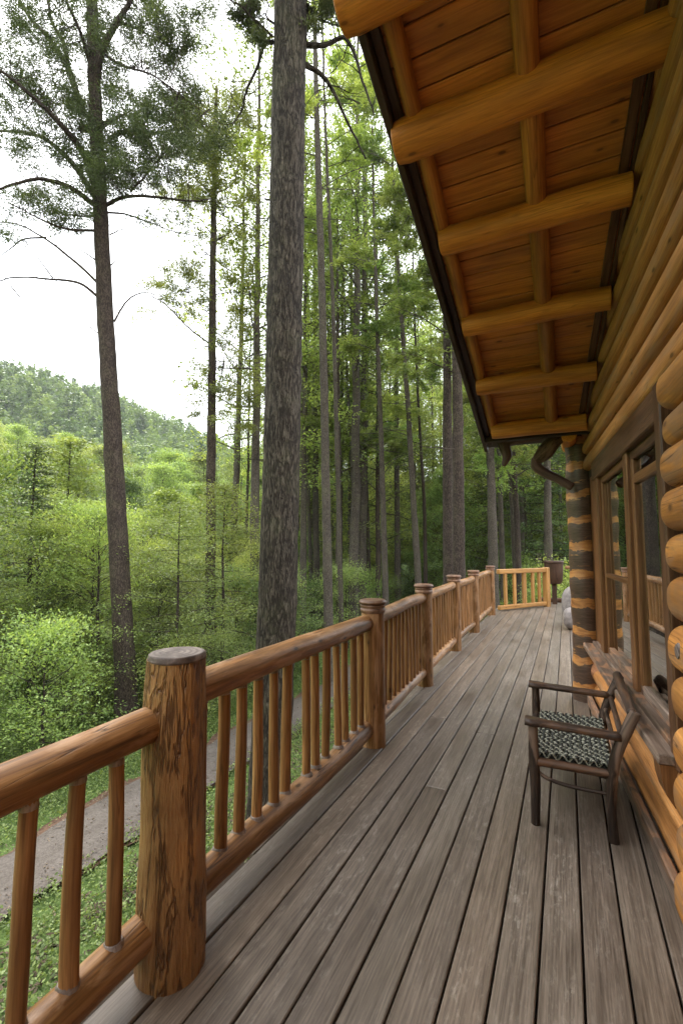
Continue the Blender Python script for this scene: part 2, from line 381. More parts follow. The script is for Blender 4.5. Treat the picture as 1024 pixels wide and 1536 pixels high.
def ground_mat():
    m, nt, nd, ln = mat('forest_floor')
    tc = nt.nodes.new('ShaderNodeTexCoord'); g = tc.outputs['Object']
    n1 = noise(nt, g, .35, 5, .6); n2 = noise(nt, g, 6, 6, .7); n3 = noise(nt, g, 40, 4, .7)
    green = ramp(nt, n2.outputs[0], [(.3, (.035, .06, .016)), (.6, (.10, .155, .04)), (.8, (.17, .23, .07))]).outputs[0]
    dirt = ramp(nt, n3.outputs[0], [(.3, (.05, .033, .022)), (.55, (.12, .085, .058)), (.75, (.24, .18, .13))]).outputs[0]
    sp = nt.nodes.new('ShaderNodeSeparateXYZ'); ln.new(g, sp.inputs[0])
    nearcab = nt.nodes.new('ShaderNodeMapRange'); ln.new(sp.outputs[0], nearcab.inputs[0]); nearcab.inputs[1].default_value = -5.2; nearcab.inputs[2].default_value = -3.8; nearcab.inputs[3].default_value = 0; nearcab.inputs[4].default_value = .5
    f = ramp(nt, math_(nt, 'ADD', math_(nt, 'MULTIPLY', n2.outputs[0], .6), math_(nt, 'ADD', nearcab.outputs[0], math_(nt, 'MULTIPLY', n1.outputs[0], .3))), [(.56, (0, 0, 0)), (.68, (1, 1, 1))]).outputs[0]
    finish(nt, mixc(nt, f, green, dirt), .95, n3.outputs[0], .6, .03, 0, .2); return m
M['ground'] = ground_mat()
def path_mat(name, d, l, sc):
    m, nt, nd, ln = mat(name)
    tc = nt.nodes.new('ShaderNodeTexCoord'); g = tc.outputs['Object']
    n1 = noise(nt, mul(nt, g, (1, .25, 1)), 3, 5, .6); n3 = noise(nt, g, sc, 5, .75)
    c = ramp(nt, n3.outputs[0], [(.3, d), (.7, l)]).outputs[0]
    c = mixc(nt, .8, c, ramp(nt, n1.outputs[0], [(.3, (.75, .72, .7)), (.7, (1.2, 1.2, 1.22))]).outputs[0], 'MULTIPLY')
    finish(nt, c, .9, n3.outputs[0], .5, .01, 0, .3); return m
M['path'] = path_mat('gravel', (.058, .047, .039), (.130, .112, .096), 26)
M['bank'] = path_mat('bare_soil', (.05, .028, .018), (.15, .085, .052), 12)
def plain(name, c, rough=.6, n=20, k=.25):
    m, nt, nd, ln = mat(name); tc = nt.nodes.new('ShaderNodeTexCoord')
    q = noise(nt, tc.outputs['Object'], n, 5, .65)
    col = ramp(nt, q.outputs[0], [(.3, tuple(v * (1 - k) for v in c)), (.7, tuple(v * (1 + k) for v in c))]).outputs[0]
    finish(nt, col, rough, q.outputs[0], .3, .004); return m
M['cord_dark'] = plain('dark_woven_cord', (.02, .02, .015), .6, 90)
M['cord_pale'] = plain('pale_woven_cord', (.30, .29, .22), .6, 120, .5)
M['stone'] = plain('pale_boulder', (.23, .20, .185), .85, 14, .35)
M['room'] = plain('room_plaster', (.16, .115, .08), .8, 4)
M['curtain'] = plain('net_curtain', (.42, .38, .31), .8, 10)
M['dark'] = plain('black_void', (.012, .009, .007), .8)
M['roofing'] = plain('roof_shingle', (.07, .06, .055), .9, 12)
M['chink'] = plain('dark_seam', (.03, .018, .01), .9)
def pillar_mat():
    m, nt, nd, ln = mat('banded_pillar')
    g = attr(nt, 'gc').outputs['Vector']; lv = attr(nt, 'lv').outputs['Fac']
    n1 = noise(nt, mul(nt, g, (5, 5, 26)), 1, 5, .6, 1.0); n2 = noise(nt, mul(nt, g, (4, 4, 4)), 1, 4, .6); n3 = noise(nt, mul(nt, g, (12, 12, 90)), 1, 4, .6)
    sp = nt.nodes.new('ShaderNodeSeparateXYZ'); ln.new(g, sp.inputs[0])
    zz = math_(nt, 'ADD', sp.outputs[2], math_(nt, 'MULTIPLY', math_(nt, 'SUBTRACT', n2.outputs[0], .5), .19))
    # painted bands, about one every 27 cm, of uneven height
    band = math_(nt, 'SINE', math_(nt, 'MULTIPLY', zz, 2 * math.pi / .275))
    f = ramp(nt, math_(nt, 'ADD', math_(nt, 'MULTIPLY', band, .5), .5), [(.17, (0, 0, 0)), (.21, (1, 1, 1))]).outputs[0]
    f2 = math_(nt, 'MULTIPLY', f, ramp(nt, n1.outputs[0], [(.62, (1, 1, 1)), (.7, (.25, .25, .25))]).outputs[0])
    org = ramp(nt, n1.outputs[0], [(.3, (.19, .075, .022)), (.5, (.42, .18, .05)), (.7, (.56, .28, .09))]).outputs[0]
    drk = ramp(nt, n3.outputs[0], [(.3, (.045, .026, .017)), (.7, (.125, .074, .048))]).outputs[0]
    finish(nt, mixc(nt, f2, org, drk), .42, n1.outputs[0], .3, .006); return m
M['pillar'] = pillar_mat()
def glass_mat():
    m, nt, nd, ln = mat('window_glass')
    g = nt.nodes.new('ShaderNodeBsdfGlossy'); g.inputs['Roughness'].default_value = .015; g.inputs[0].default_value = (.95, .97, .95, 1)
    t = nt.nodes.new('ShaderNodeBsdfTransparent'); t.inputs[0].default_value = (.86, .9, .86, 1)
    fr = nt.nodes.new('ShaderNodeFresnel'); fr.inputs[0].default_value = 1.6
    q = math_(nt, 'ADD', math_(nt, 'MULTIPLY', fr.outputs[0], 1.6), .10, True)
    mx = nt.nodes.new('ShaderNodeMixShader'); ln.new(q, mx.inputs[0]); ln.new(t.outputs[0], mx.inputs[1]); ln.new(g.outputs[0], mx.inputs[2])
    o = nt.nodes.new('ShaderNodeOutputMaterial'); ln.new(mx.outputs[0], o.inputs[0]); return m
M['glass'] = glass_mat()

# ---------------------------------------------------------------- terrain
def smooth(x, a, b):
    t = np.clip((x - a) / (b - a), 0, 1); return t * t * (3 - 2 * t)
def terrain(x, y):
    x = np.asarray(x, float); y = np.asarray(y, float)
    r = np.hypot(x, y); az = np.degrees(np.arctan2(-x, y))       # 0 = along the deck, 90 = to the left
    az = np.where(az < -90, az + 360, az)
    wl = smooth(az, 22, 46)                                       # the valley opens to the left
    z = -3.3 - 0.05 * np.sin(x * .7 + 1) * np.cos(y * .5) * smooth(np.abs(x + 7.3), 1.6, 4)
    z = z - wl * 3.7 * smooth(r, 12, 34)
    z = z + wl * (10 * smooth(r, 52, 100) + 18 * smooth(r, 95, 170))
    hh = 50 * np.clip(.62 + (az - 30) / 62., .25, 1.45)
    z = z + wl * hh * smooth(r, 150, 275) + 3.0 * np.sin(az * .23 + 1) * smooth(r, 180, 260) * wl
    z = z + (1 - wl) * (1.2 * smooth(r, 22, 60) + 14 * smooth(r, 60, 160))
    z = z + .35 * np.sin(x * .21) * np.sin(y * .17) * smooth(r, 14, 30)
    return z
def build_ground():
    rad = np.concatenate([np.linspace(0, 30, 46), np.geomspace(31, 420, 60)])
    na = 220; an = np.linspace(0, 2 * np.pi, na, endpoint=False)
    rr, aa = np.meshgrid(rad, an, indexing='ij'); x = rr * np.cos(aa); y = rr * np.sin(aa) + 6
    z = terrain(x, y); V = np.stack([x, y, z], -1).reshape(-1, 3)
    f = []
    for i in range(len(rad) - 1):
        for j in range(na):
            k = (j + 1) % na; f.append((i * na + j, i * na + k, (i + 1) * na + k, (i + 1) * na + j)[::-1])
    mb = MB(); mb.add(V, f); o = mb.build('ground', M['ground']); tag(o, kind='structure')
build_ground()
def strip(name, x0, x1, mat_, dz, wav=.08, y0=-30, y1=46, lab=None):
    ys = np.arange(y0, y1, .35); mb = MB(); V = []
    bend = lambda y: -.0009 * np.clip(y - 12, 0, 99) ** 2 * 2 + .25 * np.sin(y * .09)
    for k, t in enumerate(np.linspace(0, 1, 7)):
        e = (wav * (np.sin(ys * 1.7 + 9 * k) + .6 * np.sin(ys * 4.3 + k))) if k in (0, 6) else 0
        x = x0 + (x1 - x0) * t + bend(ys) + e
        V.append(np.stack([x, ys, terrain(x, ys) + dz + .03 * math.sin(t * math.pi)], 1))
    n = len(ys); V = np.concatenate(V)
    f = [(k * n + i, (k + 1) * n + i, (k + 1) * n + i + 1, k * n + i + 1) for k in range(6) for i in range(n - 1)]
    mb.add(V, f); tag(mb.build(name, mat_), kind='structure')
strip('verge', -8.32, -6.62, M['bank'], .05, .14)
strip('path', -8.1, -6.65, M['path'], .10, .07)

# ---------------------------------------------------------------- leaf clouds
def quads(centers, k, spread, size, up=.55, lvc=None, aspect=.5, ldir=None, var=.17):
    """k leaves about each centre -> vertices (n,4,3), shade values"""
    C_ = np.repeat(centers, k, axis=0); n = len(C_)
    sp = np.broadcast_to(np.asarray(spread, float), (3,))
    P = C_ + rng.normal(0, 1, (n, 3)) * sp
    d = rng.normal(0, 1, (n, 3)); d[:, 2] *= .45
    if ldir is not None: d += np.repeat(ldir, k, axis=0) * 1.3
    d /= np.linalg.norm(d, axis=1)[:, None]
    nn = rng.normal(0, 1, (n, 3)); nn[:, 2] += up * 3; nn /= np.linalg.norm(nn, axis=1)[:, None]
    s = np.cross(d, nn); s /= np.linalg.norm(s, axis=1)[:, None] + 1e-9
    L = size * rng.uniform(.6, 1.35, n)[:, None]
    v = np.stack([P - d * L * .5, P + s * L * aspect * .5, P + d * L * .5, P - s * L * aspect * .5], 1)
    lv = rng.normal(.42, var, n)
    if lvc is not None: lv = lv + np.repeat(lvc, k)
    return v, np.clip(lv, 0, 1)
def leaf_mesh(name, parts):
    V = np.concatenate([p[0] for p in parts]).reshape(-1, 3); lv = np.concatenate([p[1] for p in parts]); n = len(V) // 4
    me = bpy.data.meshes.new(name)
    me.vertices.add(len(V)); me.vertices.foreach_set('co', V.ravel().astype(np.float32))
    me.loops.add(4 * n); me.loops.foreach_set('vertex_index', np.arange(4 * n, dtype=np.int32))
    me.polygons.add(n); me.polygons.foreach_set('loop_start', np.arange(0, 4 * n, 4, dtype=np.int32))
    me.polygons.foreach_set('loop_total', np.full(n, 4, dtype=np.int32))
    me.update(calc_edges=True)
    b = me.attributes.new('lv', 'FLOAT', 'FACE'); b.data.foreach_set('value', lv.astype(np.float32))
    return me
def curve(p0, d0, L, n=5, sag=0.0, wob=.12):
    P = [np.asarray(p0, float)]; d = np.asarray(d0, float) / np.linalg.norm(d0)
    for i in range(n - 1):
        d = d + rng.normal(0, wob, 3) + np.array([0, 0, sag]); d /= np.linalg.norm(d)
        P.append(P[-1] + d * L / (n - 1))
    return np.array(P)

def make_tree(H, r0, base, Rr, nl, kind, leafsz, k, sub=6, wood_m='bark_pine', leaf_m='lf_green', spread=.3, flat=.4, lean=.01, seg=10):
    """returns (trunk mesh, crown mesh). kind: 'tall' loose high crown, 'round' broad leafy crown, 'cone' layered conifer"""
    mb = MB(); n = max(8, int(H / 1.2))
    t = np.linspace(0, 1, n); bend = rng.normal(0, lean * H, 2)
    P = np.stack([bend[0] * np.sin(t * 2.2) + rng.normal(0, .02, n), bend[1] * np.sin(t * 1.7) + rng.normal(0, .02, n), t * H - .3], 1)
    rad = r0 * (1 - t * .9) ** .8; rad[0] *= 1.25
    tube(mb, P, rad, seg, .05, 'none')
    cs = []; dirs = []; lvc = []
    for i in range(nl):
        u = (i + rng.uniform(0, 1)) / nl
        h = base + (H * .985 - base) * u
        c0 = np.array([np.interp(h, P[:, 2], P[:, j]) for j in range(3)])
        az = i * 2.399 + rng.normal(0, .4)
        if kind == 'cone': L = Rr * (1 - u) ** .8 + .25; el = rng.normal(-.02, .12) + .25 * u; sag = -.03
        elif kind == 'round': L = Rr * (math.sin(math.pi * (.16 + .78 * u)) ** .7) * rng.uniform(.7, 1.1); el = .25 + .75 * u + rng.normal(0, .12); sag = -.04
        else: L = Rr * (math.sin(math.pi * (.22 + .7 * u)) ** .6) * rng.uniform(.5, 1.15); el = .15 + .6 * u + rng.normal(0, .2); sag = -.03
        if kind != 'cone' and u > .9: L *= .6
        d0 = np.array([math.cos(az) * math.cos(el), math.sin(az) * math.cos(el), math.sin(el)])
        B = curve(c0, d0, L, 6, sag)
        rb = max(.012, float(np.interp(h, P[:, 2], rad)) * .32)
        tube(mb, B, np.linspace(rb, rb * .25, 6), 4, 0, 'none')
        tone = rng.normal(0, .10)
        for s in range(sub):
            w = rng.uniform(.28 if kind != 'cone' else .15, 1.02) ** .8; w = min(w, 1)
            j = w * 5; a = int(min(j, 4)); q = B[a] + (B[a + 1] - B[a]) * (j - a)
            bd = B[a + 1] - B[a]; bd /= np.linalg.norm(bd)
            sd = rng.normal(0, 1, 3); sd[2] = abs(sd[2]) * .3; sd = sd - bd * sd.dot(bd) * .3; sd /= np.linalg.norm(sd)
            dd = bd * .7 + sd * .8; tl = L * .28 * (1.1 - w * .5) * rng.uniform(.6, 1.2)
            if kind == 'cone': dd[2] *= .3
            tw = curve(q, dd, tl, 3, sag)
            tube(mb, tw, [rb * .3, rb * .2, rb * .1], 3, 0, 'none')
            for z in (0.45, 1.0):
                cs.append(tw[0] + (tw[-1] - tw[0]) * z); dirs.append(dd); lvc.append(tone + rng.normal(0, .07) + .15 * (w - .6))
    cs = np.array(cs); dirs = np.array(dirs)
    crown = leaf_mesh('crown', [quads(cs, int(k * 1.15), (spread * 1.15, spread * 1.15, spread * flat * 1.2), leafsz * .86, .55, np.array(lvc), .5, dirs)])
    crown.materials.append(M[leaf_m])
    me = mb.build('trunk', M[wood_m]); tm = me.data; bpy.data.objects.remove(me)
    return tm, crown

def put_tree(name, arche, x, y, label, group=None, s=1.0, rz=None, cat='tree', sz=None, z=None):
    tm, cm = arche
    e = empty(name, (x, y, (float(terrain(x, y)) if z is None else z)), rng.uniform(0, 6.28) if rz is None else rz)
    e.scale = (s, s, s if sz is None else sz); tag(e, label, cat, group)
    for nm, me in (('trunk', tm), ('crown', cm)):
        o = bpy.data.objects.new(nm, me); COL.objects.link(o); o.parent = e
    return e

QUICK = False
A_tall = [make_tree(25, .19, 9.5, 3.0, 34, 'tall', .17, 13, 7, 'bark_pale', 'lf_forest', .34, .45),
          make_tree(28, .22, 11, 3.4, 38, 'tall', .17, 13, 7, 'bark_pale', 'lf_forest', .36, .45),
          make_tree(23, .16, 7, 2.6, 34, 'tall', .16, 13, 7, 'bark_pine', 'lf_forest', .32, .45),
          make_tree(26, .17, 4.5, 2.8, 50, 'tall', .16, 10, 6, 'bark_pine', 'lf_green', .34, .4)]
A_round = [make_tree(11, .15, 1.6, 3.3, 60, 'round', .22, 15, 8, 'bark_dark', 'lf_bright', .34, .45),
           make_tree(13, .17, 2.4, 3.7, 66, 'round', .22, 15, 8, 'bark_dark', 'lf_green', .36, .45),
           make_tree(10, .14, 1.2, 3.0, 54, 'round', .20, 15, 8, 'bark_dark', 'lf_forest', .32, .45),
           make_tree(12.5, .16, 2.8, 2.7, 60, 'round', .20, 15, 8, 'bark_dark', 'lf_bright', .34, .4)]
A_cone = [make_tree(15, .17, 2.0, 3.2, 90, 'cone', .17, 11, 8, 'bark_dark', 'lf_conifer', .26, .22),
          make_tree(13, .15, 1.2, 2.9, 84, 'cone', .17, 11, 8, 'bark_dark', 'lf_green', .26, .25)]
A_bush = [make_tree(2.6, .04, .15, 1.5, 34, 'round', .08, 18, 6, 'bark_dark', 'lf_forest', .2, .5, seg=5),
          make_tree(3.6, .05, .3, 1.7, 38, 'round', .085, 18, 6, 'bark_dark', 'lf_green', .22, .5, seg=5),
          make_tree(2.2, .04, .1, 1.3, 30, 'round', .075, 18, 6, 'bark_dark', 'lf_bright', .18, .5, seg=5)]

A_young = [make_tree(7, .075, 1.9, 2.3, 44, 'cone', .085, 19, 7, 'bark_dark', 'lf_bright', .24, .32, seg=7), make_tree(6.5, .07, 1.6, 2.2, 44, 'round', .085, 20, 7, 'bark_dark', 'lf_forest', .24, .35, seg=7)]
# ---------------------------------------------------------------- individually traced trees
def traced(name, pts, depth, r0, r1, bm, label, limbs=(), sprays=None, leafm=None, leafsz=.06, k=60, spr=.22, seg=20, nz=.05, drift=0.0, topk=None, dead=()):
    base = W(pts[0][0], pts[0][1], depth); gz = float(terrain(base[0], base[1]))
    P = [W(px, py, depth + drift * i) for i, (px, py) in enumerate(pts)]
    b = np.array([P[0][0], P[0][1], gz - .4])
    P = [b] + [p for p in P if p[2] > gz + .8]
    rr = np.linspace(r0, r1, len(P)); rr[0] *= 1.18
    Q, q = resample(P, rr, max(30, int(len(P) * 9)))
    Q = Q + rng.normal(0, .006, Q.shape)
    root = empty(name, (b[0], b[1], gz)); tag(root, label, 'tree'); off = np.array([b[0], b[1], gz])
    mb = MB(); tube(mb, Q, q, seg, nz, 'none', nf=4)
    nodes = []; lb = mb
    for L in limbs:
        pp, ra, dz = L
        m = len(pp); LP = [W(x, y, depth + dz * j / (m - 1)) for j, (x, y) in enumerate(pp)]
        S, s_ = resample(LP, np.linspace(ra, ra * .3, m), m * 5)
        S = S + np.cumsum(rng.normal(0, .01, S.shape), axis=0) * np.linspace(0, 1, len(S))[:, None]
        tube(lb, S, s_, 7, .06, 'none'); nodes.append(S[len(S) // 4:])
        for _ in range(int(m * 1.5)):          # twigs
            i = rng.integers(len(S) // 3, len(S)); d = rng.normal(0, 1, 3); d[2] = d[2] * .5 + .2
            tw = curve(S[i], d, rng.uniform(.3, .9), 5, 0, .3); tube(lb, tw, np.linspace(ra * .22, .004, 5), 4, 0, 'none')
    if sprays:
        cs = []; dr = []; tn = []; nd = np.concatenate(nodes) if nodes else Q[len(Q) // 2:]
        for (cx, cy, rx, ry, n) in sprays:
            for _ in range(n):
                a, rr_ = rng.uniform(0, 6.28), math.sqrt(rng.uniform(0, 1))
                px, py = cx + rx * rr_ * math.cos(a), cy + ry * rr_ * math.sin(a)
                c = W(px, py, depth + rng.normal(0, .45) * rx / F * depth * 1.1)
                i = np.argmin(np.linalg.norm(nd - c, axis=1)); o = nd[i]
                d = c - o; L = np.linalg.norm(d)
                if L > .12:
                    mid = (o + c) / 2 + rng.normal(0, .06, 3) * L + np.array([0, 0, .05 * L])
                    S, s_ = resample([o, mid, c], [.011, .007, .003], 6); tube(lb, S, s_, 3, 0, 'none')
                d = d / (L + 1e-6); t0 = rng.normal(0, .12)
                for w in range(7):              # a spray is a fan of twiglets
                    f = d + rng.normal(0, .55, 3); f[2] = f[2] * .5 + .05; f /= np.linalg.norm(f)
                    Lw = spr * rng.uniform(.7, 1.5)
                    for u in (0.25, .55, .8, 1.0): cs.append(c + f * Lw * u); dr.append(f); tn.append(t0)
        me = leaf_mesh('crown', [quads(np.array(cs), k, (spr * .18, spr * .18, spr * .13), leafsz, .3, np.array(tn), .32, np.array(dr))])
        me.vertices.foreach_get('co', buf := np.zeros(len(me.vertices) * 3, np.float32))
        buf = buf.reshape(-1, 3) - off; me.vertices.foreach_set('co', buf.ravel().astype(np.float32))
        me.materials.append(M[leafm]); co = bpy.data.objects.new('crown', me); COL.objects.link(co); co.parent = root
    mb.build('trunk', M[bm], root, off)
    return root

z6 = lambda pts: [(x * .4167, y * .4167) for x, y in pts]
limbs1 = [(z6([(345, 740), (250, 672), (150, 640), (60, 650), (-60, 690)]), .075, -1.2),
          (z6([(338, 700), (262, 590), (175, 512), (90, 475), (-60, 462)]), .085, .9),
          (z6([(335, 600), (272, 510), (200, 425), (110, 335), (-50, 205)]), .095, -1.6),
          (z6([(345, 700), (300, 560), (270, 500)]), .05, -.3),
          (z6([(292, 392), (250, 255), (190, 150), (110, 50), (20, -120)]), .10, 1.5),
          (z6([(245, 240), (232, 160), (180, 60), (170, -80)]), .07, .8),
          (z6([(325, 230), (290, 120), (235, 0), (210, -120)]), .06, -1.4),
          (z6([(345, 372), (352, 240), (395, 120), (460, 12), (520, -100)]), .13, -.5),
          (z6([(380, 740), (450, 708), (560, 706), (680, 718), (760, 712)]), .055, -.8),
          (z6([(385, 765), (450, 770), (540, 795), (620, 822), (705, 838)]), .03, .6),
          (z6([(290, 465), (360, 455), (410, 425), (450, 402)]), .09, -.7),
          (z6([(390, 500), (470, 470), (580, 480), (690, 450), (760, 400)]), .06, .9),
          (z6([(470, 690), (510, 640), (566, 568)]), .035, -.3),
          (z6([(425, 80), (500, 105), (590, 150), (660, 190)]), .035, .8),
          (z6([(380, 200), (450, 240), (560, 280), (640, 340)]), .04, -1.1),
          (z6([(345, 780), (260, 775), (200, 770)]), .03, .2), (z6([(345, 830), (240, 825), (150, 790), (40, 740)]), .04, -.9),
          (z6([(362, 1028), (280, 950), (160, 855), (60, 800), (-20, 788)]), .042, .8),
          (z6([(165, 855), (90, 858), (40, 890), (-10, 935)]), .028, .5),
          (z6([(362, 1076), (290, 1020), (190, 1000), (60, 990), (-30, 1010)]), .042, -.7),
          (z6([(190, 1000), (130, 920), (90, 870)]), .02, -.4), (z6([(40, 1030), (95, 1090), (160, 1100), (250, 1092)]), .02, -.4),
          (z6([(412, 1158), (438, 1110), (472, 1070), (520, 1052), (580, 1070)]), .03, .3),
          (z6([(368, 1212), (320, 1175), (275, 1145)]), .02, -.2), (z6([(360, 948), (305, 910), (255, 883)]), .026, .2),
          (z6([(395, 845), (430, 832), (468, 833)]), .022, .1), (z6([(400, 955), (420, 937)]), .02, 0)]
spr1 = [(190, 175, 85, 45, 70), (265, 190, 70, 40, 62), (225, 235, 80, 26, 46), (60, 160, 62, 36, 48), (50, 70, 60, 45, 40), (120, 110, 60, 50, 32), (175, 35, 90, 40, 56),
        (255, 60, 45, 28, 34), (250, 20, 60, 20, 18), (150, 270, 55, 26, 40), (195, 262, 60, 20, 24), (40, 300, 50, 15, 22), (105, 325, 38, 14, 26), (20, 215, 35, 30, 16), (125, 205, 40, 40, 26),
        (280, 150, 25, 30, 16), (250, 330, 35, 14, 8), (20, 360, 20, 22, 6), (130, -30, 120, 40, 60), (80, 20, 60, 40, 24), (225, 110, 50, 25, 16), (90, 235, 50, 20, 14)]
traced('pine_tree', [(193, 1130), (188, 1000), (177, 800), (167, 620), (159, 480), (151, 310), (143, 150), (138, 0), (134, -160), (132, -280)], 13, .30, .10, 'bark_pine',
       'tall brown pine with broad dark crown, leftmost large trunk, behind the nearest railing post', limbs1, [(a, b, c * 1.12, d * 1.12, int(n * 1.15)) for a, b, c, d, n in spr1], 'lf_pine', .065, 8, .36)
limbs2 = [(z6([(768, 700), (700, 640), (640, 560)]), .03, -.4), (z6([(770, 700), (840, 660), (870, 560)]), .03, .4), (z6([(768, 850), (730, 800), (700, 760)]), .03, .3),
          (z6([(772, 870), (830, 835), (880, 800), (940, 830)]), .03, -.4), (z6([(765, 1245), (680, 1180), (600, 1100), (545, 1065), (510, 1050)]), .035, .3), (z6([(765, 1250), (720, 1252), (680, 1270)]), .015, 0),
          (z6([(762, 1140), (720, 1100), (680, 1065)]), .02, -.3), (z6([(765, 930), (720, 890), (690, 868)]), .02, .3), (z6([(775, 500), (720, 420), (690, 330)]), .03, .3), (z6([(780, 460), (830, 380), (840, 300)]), .03, -.3),
          (z6([(775, 760), (850, 800), (940, 840)]), .02, .4), (z6([(778, 1060), (850, 1050), (930, 1070)]), .02, -.2), (z6([(778, 1300), (850, 1300), (930, 1280)]), .02, .2)]
spr2 = [(300, 235, 38, 60, 60), (325, 180, 40, 50, 44), (355, 165, 26, 30, 20), (285, 290, 45, 20, 24), (345, 280, 40, 40, 30), (290, 415, 30, 24, 22), (250, 440, 34, 14, 12), (290, 190, 25, 30, 14), (345, 350, 40, 18, 16),
        (250, 465, 40, 12, 8), (360, 440, 28, 30, 18), (350, 400, 25, 20, 8), (298, 460, 25, 16, 10), (300, 560, 15, 20, 6), (350, 540, 30, 50, 30), (355, 600, 30, 40, 26), (300, 600, 12, 16, 6)]
traced('slender_pine', [(316, 1010), (316, 860), (317, 700), (318, 560), (319, 430), (321, 300), (323, 190), (325, 130)], 18, .22, .06, 'bark_pine',
       'slender straight pine with reddish brown trunk between the left pine and the huge trunk', limbs2, [(a, b, c * 1.25, d * 1.2, int(n * .95)) for a, b, c, d, n in spr2], 'lf_forest', .095, 7, .42)
z8 = lambda pts: [(340 + x * .5857, y * .5857) for x, y in pts]
limbs3 = [(z8([(118, 108), (95, 112), (78, 170), (45, 240), (35, 280), (5, 330)]), .035, .5), (z8([(200, 115), (250, 116), (305, 100), (345, 190), (375, 280)]), .045, -.3),
          (z8([(340, 265), (310, 250), (285, 238)]), .015, 0), (z8([(200, 165), (250, 200), (300, 290), (355, 392)]), .045, .4), (z8([(205, 10), (240, 55), (290, 75)]), .03, .3),
          (z8([(200, 0), (215, 60), (235, 85)]), .015, .1), (z8([(120, 60), (100, 40), (110, 10)]), .02, -.3), (z8([(118, 95), (60, 40), (20, 0), (-10, -30)]), .02, -.5),
          (z8([(130, -60), (60, -50), (10, -10)]), .03, .5), (z8([(195, -60), (260, -40), (290, 10)]), .03, .5)]
limbs3 += [([(403, 500), (394, 494)], .02, 0), ([(452, 330), (461, 322)], .022, .05), ([(398, 690), (388, 690)], .018, 0), ([(405, 300), (399, 296)], .02, 0), ([(449, 620), (458, 612)], .016, 0)]
spr3 = [(365, 15, 26, 22, 16), (390, 40, 14, 30, 8), (475, 40, 14, 20, 6), (500, 15, 30, 20, 14), (380, -40, 60, 30, 20), (500, -50, 60, 40, 30)]
traced('giant_pine', [(399, 1240), (407, 1120), (414, 960), (420, 780), (424, 600), (428, 400), (432, 200), (436, 0), (439, -200), (441, -420)], 7.6, .335, .245, 'bark_big',
       'huge furrowed grey trunk just outside the railing, widest in view, with bare broken branches', limbs3, spr3, 'lf_pine', .05, 8, .18, seg=56, nz=.028)
tall_specs = [  # name of thing, trace, depth, radius bottom/top, bark, label
    ([(493, 955), (488, 700), (483, 450), (477, 250), (474, 120)], 17, .20, .09, 'bark_pale', 'tall grey trunk just right of the huge furrowed one, thicker of two'),
    ([(512, 945), (506, 700), (499, 450), (491, 270)], 21, .14, .07, 'bark_pale', 'thinner grey trunk close behind the tall grey one right of the huge trunk'),
    ([(578, 900), (575, 780), (570, 620), (565, 480)], 22, .18, .08, 'bark_pale', 'straight grey trunk in the forest above the second railing bay'),
    ([(628, 890), (620, 760), (611, 600), (600, 450)], 22, .19, .09, 'bark_pale', 'grey trunk leaning left at the top, above the third railing post'),
    ([(672, 880), (671, 700), (670, 560), (669, 420)], 16.5, .215, .15, 'bark_pine', 'left trunk of the stout brown pair beside the roof edge'),
    ([(689, 885), (687, 720), (685, 560), (683, 440)], 15.5, .235, .17, 'bark_pine', 'right trunk of the stout brown pair beside the roof edge, the thicker one'),
    ([(740, 880), (738, 800), (735, 690), (731, 560)], 20, .25, .17, 'bark_pale', 'stout grey trunk behind the left corner of the pale end railing'),
    ([(754, 870), (751, 780), (748, 690), (745, 560)], 24, .16, .12, 'bark_pale', 'narrow grey trunk close right of the stout trunk at the deck end'),
    ([(773, 870), (769, 770), (765, 720), (762, 600)], 25, .18, .12, 'bark_pale', 'grey trunk rising over the middle of the pale end railing'),
    ([(823, 870), (821, 780), (820, 690), (818, 560)], 21, .21, .16, 'bark_pale', 'pale mottled trunk rising behind the dark barrel planter'),
    ([(789, 868), (787, 780), (785, 690)], 30, .13, .10, 'bark_pine', 'thin dark trunk between the grey ones beyond the end railing'),
    ([(536, 930), (532, 790), (524, 640)], 26, .13, .07, 'bark_pale', 'thin pale trunk in the forest left of the second railing post'),
    ([(553, 920), (550, 760), (540, 600), (536, 520)], 28, .15, .07, 'bark_pine', 'thin trunk slightly leaning in the forest over the second railing post'),
    ([(638, 890), (636, 760), (630, 660)], 27, .14, .08, 'bark_pine', 'dark thin trunk right of the left-leaning grey one'),
    ([(467, 960), (466, 860), (463, 760)], 28, .16, .10, 'bark_pale', 'thin trunk hugging the right side of the huge furrowed trunk')]
for pts, dep, ra, rb, bm, lab in tall_specs:
    n = 7; top = pts[-1]; lim = []; 
    dx = (pts[-1][0] - pts[-2][0]) / max(1, pts[-2][1] - pts[-1][1])
    pts2 = pts + [(top[0] + dx * 120, top[1] - 150), (top[0] + dx * 200, top[1] - 290)]
    sp = []
    for q in range(13):
        y0 = rng.uniform(top[1] - 280, min(700, top[1] + 240)); x0 = np.interp(-y0, [-p[1] for p in pts2], [p[0] for p in pts2])
        sd = rng.choice([-1, 1]); L = rng.uniform(35, 105) * 17 / dep
        up_ = rng.uniform(-.15, .7)
        lim.append(([(x0, y0), (x0 + sd * L * .5, y0 - L * .5 * up_), (x0 + sd * L, y0 - L * up_ * .8)], .022, rng.uniform(-2.2, 2.2)))
        if y0 < top[1] + 150: sp.append((x0 + sd * L * .7, y0 - L * up_ * .6, L * .55, L * .28, 9))
    traced('forest_tree', pts2, dep, ra, rb * .5, bm, lab, lim, sp, 'lf_forest', .13, 9, .40, seg=14, nz=.05)

